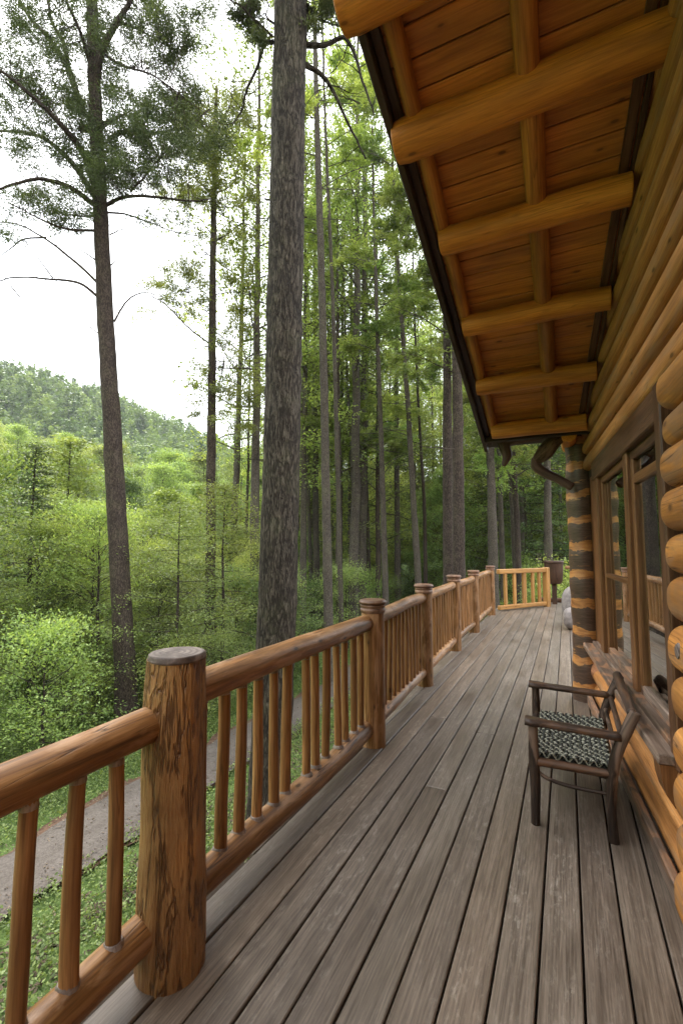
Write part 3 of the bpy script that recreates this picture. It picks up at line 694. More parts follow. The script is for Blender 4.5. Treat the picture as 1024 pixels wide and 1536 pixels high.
# ---------------------------------------------------------------- forest filling
groups = []
def fill(n, pxr, dr, arches, name, label, group, sr=(.8, 1.15), mind=2.2, cat='tree', avoid_deck=True):
    pts = []; tries = 0
    while len(pts) < n and tries < n * 60:
        tries += 1
        px = rng.uniform(*pxr); d = math.sqrt(rng.uniform(dr[0] ** 2, dr[1] ** 2)); x, y = horiz(px, d)
        if (130 < px < 262 and d < 15.5) or (165 < px < 228 and d < 17) or (298 < px < 334 and d < 21): continue
        if x > -9.4 and y < 17.5 and x > -4.5: continue
        if -9.4 < x < -5.6 and y < 30: continue
        if any((x - a) ** 2 + (y - b) ** 2 < mind ** 2 for a, b in pts): continue
        pts.append((x, y))
        put_tree(name, arches[rng.integers(len(arches))], x, y, label, group, rng.uniform(*sr), cat=cat)
g1 = 'slim forest trees beyond the railing'
fill(26, (455, 900), (24, 50), A_tall, 'forest_tree', 'slim tall tree with loose light green crown deep in the forest', g1, (.8, 1.1), 2.6)
fill(10, (345, 470), (24, 46), A_tall, 'forest_tree', 'slim tall tree with loose light green crown deep in the forest', g1, (.62, .88), 3)
fill(14, (440, 900), (34, 80), [A_tall[3], A_tall[2]], 'forest_tree', 'slim tall tree with loose light green crown deep in the forest', g1, (.8, 1.0), 3)
A_full = [make_tree(20, .16, 2.5, 3.3, 70, 'round', .22, 13, 7, 'bark_pale', 'lf_forest', .42, .5), make_tree(22, .17, 3.5, 3.2, 74, 'tall', .22, 13, 7, 'bark_pale', 'lf_bright', .42, .5)]
fill(20, (440, 900), (30, 46), A_full, 'forest_tree', 'slim tall tree with loose light green crown deep in the forest', g1, (.75, 1.0), 4)
fill(30, (400, 900), (46, 80), A_full, 'forest_tree', 'slim tall tree with loose light green crown deep in the forest', g1, (1.1, 1.5), 4.5)
fill(7, (455, 640), (22, 31), A_tall[:2], 'forest_tree', 'slim tall tree with loose light green crown deep in the forest', g1, (1.12, 1.3), 2.4)
fill(9, (340, 640), (20, 32), A_tall, 'forest_tree', 'slim tall tree with loose light green crown deep in the forest', g1, (.9, 1.2), 2.4)
g2 = 'leafy trees filling the valley'
L2 = 'green leafy tree among the mass of trees filling the valley and forest'
fill(26, (-60, 420), (23, 40), [A_round[1], A_round[0], A_round[2], A_round[3], A_round[0], A_round[3]], 'valley_tree', L2, g2, (.62, .85), 3.4)
fill(40, (-60, 440), (40, 66), [A_round[0], A_round[3], A_round[0], A_round[1]], 'valley_tree', L2, g2, (.9, 1.2), 4.0)
fill(62, (-60, 450), (66, 130), [A_round[0], A_round[3], A_round[0], A_round[0]], 'valley_tree', L2, g2, (1.2, 1.6), 5)
fill(26, (430, 880), (28, 60), [A_round[1], A_cone[0], A_round[2]], 'valley_tree', L2, g2, (.6, .95), 3.6)
fill(15, (-90, 400), (14.5, 22), [A_young[0], A_young[1], A_young[1]], 'young_tree', 'small leafy tree with thin dark trunk on the slope just beyond the path', 'young trees beyond the path', (.8, 1.15), 2.0)
g3 = 'bushes of the undergrowth'
fill(34, (440, 900), (19, 42), A_bush, 'bush', 'leafy green bush in the undergrowth between the forest trunks', g3, (.9, 1.7), 1.6, 'bush')
fill(34, (-80, 430), (12.8, 24), A_bush, 'bush', 'leafy green bush in the undergrowth between the forest trunks', g3, (.6, 1.2), 1.6, 'bush')
# a few the photograph singles out
x, y = horiz(103, 21); put_tree('young_conifer', make_tree(11.5, .13, 1.4, 3.2, 62, 'cone', .15, 13, 8, 'bark_dark', 'lf_bright', .28, .3), x, y,
                                'bright yellow-green young tree with thin dark trunk left of the brown pine', s=.92)
x, y = horiz(50, 19); put_tree('thin_conifer', A_cone[0], x, y, 'dark thin-trunked conifer at the far left below the bright young conifer', s=.62)
x, y = horiz(340, 26); put_tree('thin_conifer', A_cone[1], x, y, 'dark layered conifer just right of the slender reddish pine', s=.8)

# far wooded hillside: one mass nobody could count
def hill_wood():
    parts = []; n = 0
    cs = []; sz = []; tone = []
    for _ in range(6000):
        px = rng.uniform(-330, 1500); d = math.sqrt(rng.uniform(118 ** 2, 330 ** 2)); x, y = horiz(px, d); z = float(terrain(x, y))
        if d < 130 and px < 430: continue
        h = rng.uniform(7, 12); w = h * rng.uniform(.2, .33); con = rng.random() < .45; t0 = rng.normal(-.12 if con else .14, .12)
        for u in np.linspace(.2, 1, 7):
            rr = w * ((1.05 - u) if con else math.sin(math.pi * (.15 + .8 * u)))
            for a in range(3):
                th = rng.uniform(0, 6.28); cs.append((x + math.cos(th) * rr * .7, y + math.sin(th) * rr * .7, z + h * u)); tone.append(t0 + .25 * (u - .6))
    cs = np.array(cs)
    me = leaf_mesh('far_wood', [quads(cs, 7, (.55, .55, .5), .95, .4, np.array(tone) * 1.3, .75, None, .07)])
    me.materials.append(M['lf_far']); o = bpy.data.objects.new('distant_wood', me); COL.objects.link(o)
    tag(o, 'distant wooded hillside of massed green treetops across the valley', 'wood', kind='stuff')
hill_wood()
def ground_cover():
    n = 60000; x = rng.uniform(-30, -2.2, n * 3); y = rng.uniform(-1, 34, n * 3)
    dens = .5 + .5 * np.sin(x * 1.3 + np.sin(y * .8) * 2) * np.cos(y * 1.1 + x * .4)
    keep = (((x < -8.2) & (x > -18)) | ((x > -6.68) & (x < -3.6 + .35 * np.sin(y * 2)))) & (rng.random(n * 3) < .35 + .6 * dens)
    near = np.hypot(x, y) < 16
    keep &= near | (rng.random(n * 3) < .6)
    x, y = x[keep], y[keep]; c = np.stack([x, y, terrain(x, y) + .05 + .12 * rng.random(len(x))], 1)
    me = leaf_mesh('ground_cover', [quads(c, 9, (.10, .10, .035), .05, .5, rng.normal(.05, .12, len(c)), .55)])
    me.materials.append(M['lf_low']); o = bpy.data.objects.new('ground_cover', me); COL.objects.link(o)
    tag(o, 'low bright green leafy ground cover on both sides of the gravel path', 'ground cover', kind='stuff')
ground_cover()
def undergrowth():
    n = 15000; x = rng.uniform(-30, -8.5, n); y = rng.uniform(-2, 40, n); d = .5 + .5 * np.sin(x * .9 + np.sin(y * .6) * 2) * np.cos(y * .8 - x * .3)
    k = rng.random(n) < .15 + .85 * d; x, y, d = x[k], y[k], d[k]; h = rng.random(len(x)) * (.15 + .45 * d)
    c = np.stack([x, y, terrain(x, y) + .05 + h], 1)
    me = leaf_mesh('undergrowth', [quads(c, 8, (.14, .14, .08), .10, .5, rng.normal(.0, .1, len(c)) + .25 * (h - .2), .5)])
    me.materials.append(M['lf_low']); o = bpy.data.objects.new('undergrowth', me); COL.objects.link(o)
    tag(o, 'knee-high leafy undergrowth on the slope beyond the path', 'undergrowth', kind='stuff')
undergrowth()
def litter():
    n = 2600; x = rng.uniform(-6.2, -2.2, n); y = rng.uniform(.5, 12, n)
    P = []; mb = MB()
    c = np.stack([x, y, terrain(x, y) + .03], 1)
    me = leaf_mesh('litter', [quads(c, 4, (.1, .1, .015), .10, 1.2, None, .35)])
    m, nt, nd, ln = mat('dry_litter'); lv = attr(nt, 'lv').outputs['Fac']
    finish(nt, ramp(nt, lv, [(0, (.03, .02, .012)), (.5, (.09, .06, .035)), (1, (.2, .15, .10))]).outputs[0], .8)
    me.materials.append(m); o = bpy.data.objects.new('leaf_litter', me); COL.objects.link(o)
    tag(o, 'dry brown leaf litter and twigs on the ground just below the deck', 'leaf litter', kind='stuff')
litter()
def path_debris():
    n = 5200; x = rng.uniform(-8.15, -6.55, n); y = rng.uniform(0, 30, n); e = np.minimum(np.abs(x + 8.1), np.abs(x + 6.65)); k = rng.random(n) < np.exp(-e * 3.2) + .06; x, y = x[k], y[k]
    c = np.stack([x, y, terrain(x, y) + .135], 1)
    me = leaf_mesh('path_debris', [quads(c, 2, (.05, .05, .004), .045, 1.6, None, .5)]); me.materials.append(bpy.data.materials['dry_litter'])
    o = bpy.data.objects.new('fallen_leaves', me); COL.objects.link(o); tag(o, 'scattered fallen leaves along the edges of the gravel path', 'fallen leaves', kind='stuff')
path_debris()

# ---------------------------------------------------------------- deck
def deck():
    root = empty('wooden_deck', (0, 4, 0)); off = np.array([0, 4, 0])
    tag(root, 'long deck of weathered grey-brown planks between log railing and cabin', 'deck')
    mb = MB(); pitch = .144
    for k in range(-12, 22):
        x0 = .005 + k * pitch; xc = x0 + pitch / 2
        yend = 12.45 + (xc + 1.53) * 1.43 if xc < -.52 else 14.35
        ystart = -2.6
        if xc > .72: ystart = 5.75
        if k == -12: continue
        if xc < -1.42: ystart = max(ystart, 2.0 if k == -11 else 2.0)
        y = ystart
        # butt joints here and there
        cuts = [ystart, yend]
        if rng.random() < .55: cuts.insert(1, rng.uniform(ystart + 4.5, yend - 1.5))
        for a, b in zip(cuts[:-1], cuts[1:]):
            if b - a < .3: continue
            gap = .0045
            box(mb, (xc, (a + b) / 2, -.018 + rng.normal(0, .0009)), X, Y, Z, pitch / 2 - gap, (b - a) / 2 - .002, .018, .004, 1, float(rng.random()))
    mb.build('plank', M['deck'], root, off)['label'] = 'weathered grey-brown deck planks running lengthwise'
    m2 = MB()
    for y in np.arange(-2.4, 14.2, .6):
        box(m2, ((-1.4 + 3) / 2 if y > 5.8 else -.35, y, -.14), X, Y, Z, 2.2 if y > 5.8 else 1.1, .03, .09, .003, 0)
    m2.build('joist', M['chink'], root, off)
    ms = MB(); box(ms, (-.35, 5.6, -.0425), X, Y, Z, 1.12, 8.2, .004, .001); box(ms, (1.85, 9.9, -.0425), X, Y, Z, 1.05, 4.1, .004, .001); ms.build('gap_shade_sheet', M['chink'], root, off)  # added dark sheet standing in for the shade below the plank gaps
    m3 = MB(); box(m3, (-1.475, -.25, -.045), X, Y, Z, .035, 2.2, .04, .02, 1, .3)
    box(m3, (-1.62, 7.2, -.06), X, Y, Z, .03, 5.3, .05, .015, 1, .5)
    m3.build('edge_board', M['deck'], root, off)
    m4 = MB()
    for y in (-1, 3.4, 8.6, 13): tube(m4, [(-1.35, y, -.2), (-1.35, y, -3.8)], .12, 12, .03)
    m4.build('support_log', M['post'], root, off)
    return root
deck()

# ---------------------------------------------------------------- railing
def railing():
    root = empty('log_railing', (-1.4, 5, 0)); off = np.array([-1.4, 5, 0])
    tag(root, 'varnished log railing with round posts along the left edge of the deck', 'railing')
    posts = [(-1.30, -1.0), (-1.34, 1.36), (-1.383, 3.449), (-1.453, 5.146), (-1.53, 7.051), (-1.535, 8.70), (-1.58, 11.09)]
    B = lambda m, nm, mt, par=root: m.build(nm, M[mt], par, off)
    for i, (x, y) in enumerate(posts):
        if i <= 1:
            mb = MB(); zz = np.linspace(-.02, 1.085, 46)
            P = np.stack([x + .004 * np.sin(zz * 5), y + .004 * np.cos(zz * 4), zz], 1)
            rr = .122 - .016 * zz / 1.1 + .003 * np.sin(zz * 9)
            tube(mb, P, rr, 96, .022, 'flat', nf=9)
            p = B(mb, 'post', 'post_rough')
            if i == 1: p['label'] = 'thick rough log post with deep cracks and a flat sawn grey top'
            t = MB(); tube(t, [(x, y, 1.084), (x, y, 1.103)], [.107, .1035], 48, .018, 'flat', goff=(.01, -.015, 0)); t2 = t.build('sawn_top', M['ring_end'], p)
            t2.data.transform(__import__('mathutils').Matrix.Translation(Vector(-off)))
            continue
        p = B(log((x, y, -.12 if i == 2 else -.015), (x, y, 1.03), .094, .088, 28, .02, 'flat', 24), 'post', 'rail')
        c = MB(); tube(c, [(x, y, 1.0), (x, y, 1.012), (x, y, 1.03), (x, y, 1.035)], [.094, .098, .098, .094], 28, 0)
        tube(c, [(x, y, 1.036), (x, y, 1.048), (x, y, 1.06), (x, y, 1.064)], [.093, .099, .099, .093], 28, 0)
        tube(c, [(x, y, 1.064), (x, y, 1.07), (x, y, 1.086), (x, y, 1.094)], [.1, .109, .109, .1], 28, .01)
        cc = c.build('cap', M['cap'], p); cc.data.transform(__import__('mathutils').Matrix.Translation(Vector(-off)))
    bal = {0: [.15, .30, .46, .62, .838, .987, 1.131], 1: [1.533, 1.676, 1.802, 1.938, 2.084, 2.206, 2.424, 2.537, 2.686, 2.85, 2.976, 3.13, 3.26]}
    for i in range(len(posts) - 1):
        (x0, y0), (x1, y1) = posts[i], posts[i + 1]
        zt = .868 if i == 0 else (.945 if i == 1 else .95); zt1 = zt if i != 1 else .925
        zb, zb1 = (.165, .165) if i <= 1 else (.15, .15)
        if i == 1: zb1 = .135
        rt = .066 if i <= 1 else .058
        xo = -.03 if i <= 1 else -.01
        a = np.array([x0 + xo * (0 if i == 1 else 1), y0, zt]); b = np.array([x1 + xo, y1, zt1])
        d = (b - a) / np.linalg.norm(b - a); pr = .09
        B(log(a + d * pr * .6, b - d * pr * .2, rt, rt * .94, 36, .05, 'round', 60, .010), 'top_rail', 'rail')
        a2 = np.array([x0 + xo, y0, zb]); b2 = np.array([x1 + xo, y1, zb1])
        B(log(a2 + d * .05, b2 - d * .05, .062 if i <= 1 else .052, None, 32, .055, 'round', 60, .010), 'bottom_rail', 'rail')
        ys = bal.get(i) or list(np.linspace(y0 + .19, y1 - .19, 10 if i in (3,) else (11 if i != 5 else 13)))
        for yy in ys:
            t = (yy - y0) / (y1 - y0); x = x0 + (x1 - x0) * t + xo
            jx, jy = rng.normal(0, .004, 2)
            m = log((x + jx, yy + jy, zb + (zb1 - zb) * t + .045), (x - jx, yy - jy, zt + (zt1 - zt) * t - rt * .8), rng.uniform(.024, .029), rng.uniform(.022, .027), 16, .055, 'round', 16, .002)
            q = B(m, 'baluster', 'baluster')
            if i <= 1:
                def ten(u):
                    w = u.build('tenon', M['sawn'], q); w.data.transform(__import__('mathutils').Matrix.Translation(Vector(-off)))
                u = MB(); tube(u, [(x - jx, yy - jy, zt + (zt1 - zt) * t - rt * 1.22), (x - jx, yy - jy, zt + (zt1 - zt) * t - rt * .85)], [.0265, .024], 14, .05, 'flat'); ten(u)
                u = MB(); tube(u, [(x + jx, yy + jy, zb + (zb1 - zb) * t + .05), (x + jx, yy + jy, zb + (zb1 - zb) * t + .066)], [.036, .029], 12, .1, 'flat'); ten(u)
    return root
def ring_mat():
    m, nt, nd, ln = mat('sawn_end_rings'); g = attr(nt, 'gc').outputs['Vector']
    n1 = noise(nt, g, 14, 5, .65); n2 = noise(nt, g, 70, 4, .7)
    wv = nt.nodes.new('ShaderNodeTexWave'); wv.wave_type = 'RINGS'; wv.rings_direction = 'Z'; wv.inputs['Scale'].default_value = 14; wv.inputs['Distortion'].default_value = 1.6; wv.inputs['Detail'].default_value = 3
    ln.new(g, wv.inputs['Vector'])
    c = ramp(nt, n1.outputs[0], [(.3, (.055, .038, .03)), (.5, (.12, .09, .075)), (.72, (.25, .20, .17))]).outputs[0]
    c = mixc(nt, .7, c, ramp(nt, wv.outputs['Fac'], [(.1, (.5, .46, .42)), (.6, (1.15, 1.15, 1.15))]).outputs[0], 'MULTIPLY')
    c = mixc(nt, .6, c, ramp(nt, n2.outputs[0], [(.3, (.6, .6, .6)), (.7, (1.3, 1.3, 1.3))]).outputs[0], 'MULTIPLY')
    finish(nt, c, .6, n2.outputs[0], .5, .004, 0, .3); return m
M['ring_end'] = ring_mat()
M['sawn'] = wood('sawn_grey_end', (.14, .105, .085), (.27, .22, .19), (.42, .36, .31), .45, checks=.6, gs=(14, 14, 14), knots=False)
railing()

def end_railing():
    a = np.array([-1.50, 11.75, 0]); b = np.array([-.50, 13.25, 0]); d = (b - a) / np.linalg.norm(b - a); s = np.array([-d[1], d[0], 0]); L = np.linalg.norm(b - a)
    mid = (a + b) / 2; root = empty('end_railing', mid)
    tag(root, 'short squared railing of pale golden wood closing the far end of the deck', 'railing')
    mb = MB(); box(mb, mid + Z * .935, d, s, Z, L / 2, .05, .055, .012, 0); mb.build('top_rail', M['end_rail'], root, mid)
    mb = MB(); box(mb, mid + Z * .08, d, s, Z, L / 2, .045, .05, .012, 0); mb.build('bottom_rail', M['end_rail'], root, mid)
    for t in (.14, .32, .52, .70, .84):
        mb = MB(); box(mb, a + d * L * t + Z * .5, d, s, Z, .045 if t != .52 else .06, .03, .40, .01, 2); mb.build('baluster', M['end_rail'], root, mid)
    mb = MB(); box(mb, b + Z * .48, d, s, Z, .07, .07, .52, .015, 2); mb.build('end_post', M['end_rail'], root, mid)
end_railing()
def far_bits():
    # barrel planter on its stand, step, and a further rail
    c = np.array([-.33, 13.9, 0]); root = empty('barrel_planter', c); tag(root, 'dark brown round wooden planter on a post at the far corner of the deck', 'planter')
    mb = MB(); tube(mb, [c + Z * .55, c + Z * .62, c + Z * .9, c + Z * 1.12], [.17, .21, .235, .24], 26, .01); mb.build('bucket', M['planter'], root, c)
    mb = MB(); tube(mb, [c + Z * 1.10, c + Z * 1.135, c + Z * 1.15], [.255, .262, .25], 26, 0); mb.build('rim', M['planter'], root, c)
    mb = MB(); box(mb, c + Z * .28, X, Y, Z, .06, .06, .28, .01, 2); mb.build('stand', M['planter'], root, c)
    c = np.array([-.15, 14.55, 0]); root = empty('wooden_step', c); tag(root, 'low dark wooden step at the deck end below the barrel planter', 'step')
    mb = MB(); box(mb, c + Z * .06, X, Y, Z, .55, .16, .035, .01, 0); mb.build('tread', M['trim'], root, c)
    mb = MB(); box(mb, c + Z * -.03 + Y * .02, X, Y, Z, .52, .12, .055, .01, 0); mb.build('riser', M['planter'], root, c)
    a = np.array([-.05, 14.75, 0]); b = np.array([3.2, 14.9, 0]); root = empty('far_rail', a); tag(root, 'brown log rail beyond the barrel planter, partly hidden by the banded pillar', 'railing')
    log(a + Z * .95, b + Z * .95, .05).build('top_rail', M['rail'], root, a)
    log(a + Z * .2, b + Z * .2, .045).build('bottom_rail', M['rail'], root, a)
    for x in np.linspace(.35, 3.1, 6): log((x, 14.8, .0), (x, 14.8, .93), .035).build('baluster', M['baluster'], root, a)
    # boulders standing on the deck beside the pillar
    for (x, y, z0, rx, ry, rz, lab) in ((.035, 9.75, 0, .15, .18, .21, 'smaller grey rounded boulder in front, beside the banded pillar'), (.10, 10.35, 0, .22, .24, .40, 'larger pale rounded boulder standing behind the small grey one by the pillar')):
        u = np.linspace(0, np.pi, 15); v = np.linspace(0, 2 * np.pi, 22, endpoint=False); V = []
        for a in u:
            for b in v:
                k = 1 + .07 * math.sin(3 * b + x * 50) * math.sin(a) + .05 * math.sin(2 * a + b + y)
                V.append((x + rx * k * math.sin(a) * math.cos(b), y + ry * k * math.sin(a) * math.sin(b), rz * .93 + rz * math.copysign(abs(math.cos(a)) ** .85, math.cos(a)) * .97))
        f = [(i * 22 + j, (i + 1) * 22 + j, (i + 1) * 22 + (j + 1) % 22, i * 22 + (j + 1) % 22) for i in range(14) for j in range(22)]
        mb = MB(); mb.add(V, f); tag(mb.build('boulder', M['stone']), lab, 'boulder')
far_bits()

# ---------------------------------------------------------------- cabin
A0 = np.array([.661, 0, 0]); VW = np.array([-.083, .997, 0]); VW /= np.linalg.norm(VW); NW = np.array([-VW[1], VW[0], 0])
def wp(s, z, o=0.0): return A0 + VW * s + NW * o + Z * z
SL = R(20)
def zr(y): return 2.584 + (4.789 - y) * math.tan(SL)       # underside of the roof beams along the veranda
def cabin():
    c0 = np.array([2.0, 2.5, 0]); root = empty('log_cabin', c0)
    tag(root, 'honey-coloured log cabin with tall window and deep timber eaves right of the deck', 'cabin')
    B = lambda m, nm, mt, par=None: (m.build(nm, M[mt], root, c0) if par is None else m.build(nm, M[mt], par, c0))
    # bright rounded logs nearer than the window
    seams = [-.03, .188, .392, .590, .79, .99, 1.19, 1.385, 1.564, 1.75, 1.93, 2.085, 2.27]
    for i in range(len(seams) - 1):
        z0, z1 = seams[i], seams[i + 1]; r = (z1 - z0) / 2 * 1.0; zc = (z0 + z1) / 2
        mb = MB(); n = 44; s1 = 2.42 + rng.uniform(-.015, .02) + (.05 if i == 0 else 0)
        s = np.linspace(-2.6, s1 - .05, n)
        s = np.concatenate([s, s1 - .05 + np.array([.02, .035, .045, .05])])
        rr = np.concatenate([np.full(n, r), r * np.array([.985, .95, .89, .80])])
        P = np.array([wp(q, zc + .004 * math.sin(q * 3 + i), .0 + rng.normal(0, .0012)) for q in s])
        rr = rr * (1 + .02 * np.sin(s * 4 + i * 2))
        tube(mb, P, rr, 36, .03, 'flat', nf=3, sq=.22); B(mb, 'wall_log', 'wall_log')
    k = MB()                                                   # the stub of a branch on one log
    tube(k, [wp(2.24, 1.1, .05), wp(2.24, 1.1, .098), wp(2.24, 1.1, .104)], [.036, .034, .028], 16, .05); B(k, 'knot', 'ring_end')
    # recessed wall under and beside the window
    z = 0.0; i = 0
    while z < .46:
        mb = log(wp(2.44, z + .095, -.06), wp(5.33, z + .095, -.06), .102, None, 18, .03, 'flat', 30); B(mb, 'lower_wall_log', 'siding'); z += .185; i += 1
    mb = MB(); box(mb, wp(3.85, .045, .075), VW, NW, Z, 1.44, .018, .05, .01, 0); B(mb, 'base_board', 'sill')
    mb = MB(); box(mb, wp(3.9, .27, -.16), VW, NW, Z, 1.5, .02, .3, .003, 0); B(mb, 'wall_core', 'chink')
    mb = MB(); box(mb, wp(-.05, 1.1, -.17), VW, NW, Z, 2.56, .02, 1.2, .003, 0); B(mb, 'wall_core', 'chink')
    mb = MB(); box(mb, wp(4.98, 1.35, -.05), VW, NW, Z, .36, .04, 1.05, .006, 2); B(mb, 'corner_board', 'trim_light')
    # bevelled log siding above, following the roof slope
    ztop = lambda s: zr((wp(s, 0))[1]) + .30
    z = 2.27; i = 0; ph = .165
    while z < 5.6:
        # s range where the board is below the roof
        smax = 5.38
        while ztop(smax) < z + .02 and smax > -2.6: smax -= .05
        if smax < -2.4: break
        smin = -2.6
        n = 14; prof = []
        for t, pr in ((0, -.012), (.03, .014), (.07, .034), (.16, .046), (.3, .051), (.48, .047), (.66, .038), (.82, .025), (.93, .010), (1, -.012)):
            prof.append((z + ph * t + .001, pr))
        ss = np.linspace(smin, smax, 40); V = []; G = []; go = rng.uniform(-20, 20, 3)
        for s in ss:
            for (zz, o) in prof:
                V.append(wp(s, min(zz, max(z + .002, ztop(s))), o)); G.append((o * 2, zz, s))
        V = np.array(V); G = np.array(G) + go; m_ = len(prof)
        f = [(a * m_ + b, a * m_ + b + 1, (a + 1) * m_ + b + 1, (a + 1) * m_ + b) for a in range(len(ss) - 1) for b in range(m_ - 1)]
        mb = MB(); mb.add(V, f, G, True); B(mb, 'siding_board', 'siding'); z += ph; i += 1
    mb = MB(); V = [wp(-2.6, 2.2, -.008), wp(5.38, 2.2, -.008), wp(5.38, ztop(5.38), -.008), wp(-2.6, ztop(-2.6), -.008)]; V += [v - NW * .1 for v in V]
    mb.add(V, [(0, 3, 2, 1), (4, 5, 6, 7), (0, 1, 5, 4), (1, 2, 6, 5), (2, 3, 7, 6), (3, 0, 4, 7)], None, False); B(mb, 'gable_core', 'chink')
    # ---- window
    zl, zh = .60, 2.13; s0, s1 = 2.68, 4.66
    win = B(MB_box(wp(2.60, 1.40, .0), .052, .045, .88), 'window_casing', 'trim')
    win['label'] = 'tall dark framed window in the cabin wall'
    def part(cs, cz, co, hs, ho, hz, nm, mt, g=None):
        mb = MB(); box(mb, wp(cs, cz, co), VW, NW, Z, hs, ho, hz, .006, (2 if hz > hs else 0) if g is None else g); return mb.build(nm, M[mt], win, c0)
    part(2.668, 1.32, -.01, .014, .035, .78, 'casing_edge', 'trim_light')
    part(3.76, 2.20, .0, 1.09, .03, .085, 'header', 'trim')
    part(3.76, 2.325, .0, 1.09, .02, .032, 'header_cap', 'siding')
    part(4.70, 1.33, -.01, .075, .03, .80, 'jamb', 'trim_light')
    part(3.54, 1.35, -.02, .055, .03, .78, 'mullion', 'trim_light')
    part(3.655, 1.36, -.03, .02, .02, .76, 'sash_stile', 'trim')
    part(2.735, 1.36, -.03, .032, .02, .76, 'sash_stile', 'trim_light')
    part(3.44, 1.36, -.03, .03, .02, .76, 'sash_stile', 'trim_light')
    part(4.60, 1.36, -.03, .028, .02, .76, 'sash_stile', 'trim_light')
    part(3.10, 2.085, -.03, .37, .02, .03, 'sash_rail', 'trim'); part(4.12, 2.085, -.03, .46, .02, .03, 'sash_rail', 'trim_light')
    part(3.10, 1.93, -.03, .31, .018, .03, 'transom_bar', 'trim_light')
    part(4.13, 1.27, -.03, .44, .018, .018, 'glazing_bar', 'trim_light')
    part(3.10, .635, -.03, .37, .02, .035, 'sash_rail', 'sill'); part(4.12, .635, -.03, .46, .02, .035, 'sash_rail', 'sill')
    part(3.10, 1.33, -.036, .34, .003, .71, 'pane', 'glass'); part(4.12, 1.33, -.036, .46, .003, .71, 'pane', 'glass')
    part(3.92, .555, .045, 1.33, .065, .024, 'sill', 'sill'); part(3.92, .508, .03, 1.30, .045, .022, 'sill_moulding', 'sill')
    part(3.92, .575, .0, 1.28, .035, .035, 'sill_step', 'sill')
    part(3.92, .455, .01, 1.28, .03, .04, 'apron', 'trim_light')
    mb = MB(); zz = np.array([.56, .52, .46, .40, .35, .335]); oo = np.array([.13, .135, .13, .115, .085, .04]); V = []
    for q in (2.60, 2.72):
        for a, b in zip(zz, oo): V.append(wp(q, a, b))
        for a in (.335, .56): V.append(wp(q, a, .0))
    n = 8; f = [tuple(range(n)), tuple(range(n, 2 * n))[::-1]] + [(i, i + n, (i + 1) % n + n, (i + 1) % n) for i in range(n)]
    V = [v - NW * .035 for v in V]; mb.add(V, f, None, False); mb.build('sill_bracket', M['trim_light'], win, c0)
    # room behind the glass
    rm = MB()
    box(rm, wp(3.7, 1.4, -2.4), VW, NW, Z, 1.6, .02, 1.3, .002, 0); box(rm, wp(5.25, 1.4, -1.3), VW, NW, Z, .02, 1.1, 1.3, .002, 0); box(rm, wp(2.15, 1.4, -1.3), VW, NW, Z, .02, 1.1, 1.3, .002, 0)
    box(rm, wp(3.7, .05, -1.3), VW, NW, Z, 1.6, 1.1, .02, .002, 0); box(rm, wp(3.7, 2.6, -1.3), VW, NW, Z, 1.6, 1.1, .02, .002, 0)
    B(rm, 'interior', 'room')
    cu = MB(); 
    for (a, b) in ((3.30, 3.50), (4.40, 4.68), (3.62, 3.80)):
        q = np.linspace(a, b, 40); V = [wp(s, zz_, -.16 + .022 * math.sin(s * 75)) for s in q for zz_ in (.55, 2.2)]
        cu.add(V, [(2 * j, 2 * j + 1, 2 * j + 3, 2 * j + 2) for j in range(39)])
    B(cu, 'curtain', 'curtain')
    # the wall that turns away at the corner, seen from the side
    for i in range(14):
        z0 = i * .19; B(log((.30, 5.52, z0 + .095), (5.2, 5.52, z0 + .095), .1, None, 14, .03, 'flat', 12), 'wall_log', 'wall_log')
    # ---- banded pillar at the corner
    mb = MB(); zz = np.concatenate([np.linspace(-.015, 2.66, 110)]); px, py = .148, 5.36
    rr = .124 + .004 * np.sin(zz * 2 * math.pi / .275 + .6) + .004 * np.sin(zz * 7)
    rr[zz < .55] += .012 * (1 - zz[zz < .55] / .55)
    P = np.stack([np.full_like(zz, px) + .01 * zz * 0 - .004 * zz, np.full_like(zz, py), zz], 1)
    tube(mb, P, rr, 36, .02, 'flat', goff=(3, 7, .06)); B(mb, 'pillar', 'pillar')['label'] = 'round log pillar with alternating dark brown and orange bands'
    B(log((.06, 4.98, 2.60), (.06, 5.6, 2.60), .07, None, 20, .02), 'plate_log', 'beam')
    B(log((.36, 5.02, .30), (.28, 5.30, .30), .13, .12, 26, .06), 'corner_log_end', 'stump'); B(log((.38, 4.98, .08), (.28, 5.32, .08), .11, .11, 26, .06), 'corner_log_end', 'stump')
    # ---- roof: beams, purlins, boards, fascia
    beams = [(-.80, 1.665, .098), (-.736, 2.20, .096), (-.64, 2.77, .082), (-.635, 3.44, .078), (-.655, 4.115, .077), (-.63, 4.79, .078)]
    for i, (xl, y, r) in enumerate(beams):
        xr = wp(y, 0)[0] + (.03 if i < 2 else -.06); zc = zr(y) + r
        mb = MB(); n = 26; t = np.linspace(0, 1, n)
        P = np.stack([xl + (xr - xl) * t, np.full(n, y) + .006 * np.sin(t * 5 + i), zc + .004 * np.sin(t * 7 + i)], 1)
        # slightly squared log with a chamfered sawn end
        rr = r * (1 + .025 * np.sin(t * 8 + i)); rr[0] *= .93
        tube(mb, P, rr, 30, .022, 'flat', nf=3); B(mb, 'roof_beam', 'beam')
    cs_, sn = math.cos(SL), math.sin(SL); D = np.array([0, cs_, -sn]); NR = np.array([0, sn, cs_])
    def on(y, x, h): p = np.array([x, y, zr(y)]); return p + NR * h
    edge = lambda y: -.735 + .0 * y
    ylist = [-2.0] + [b[1] for b in beams] + [4.98]
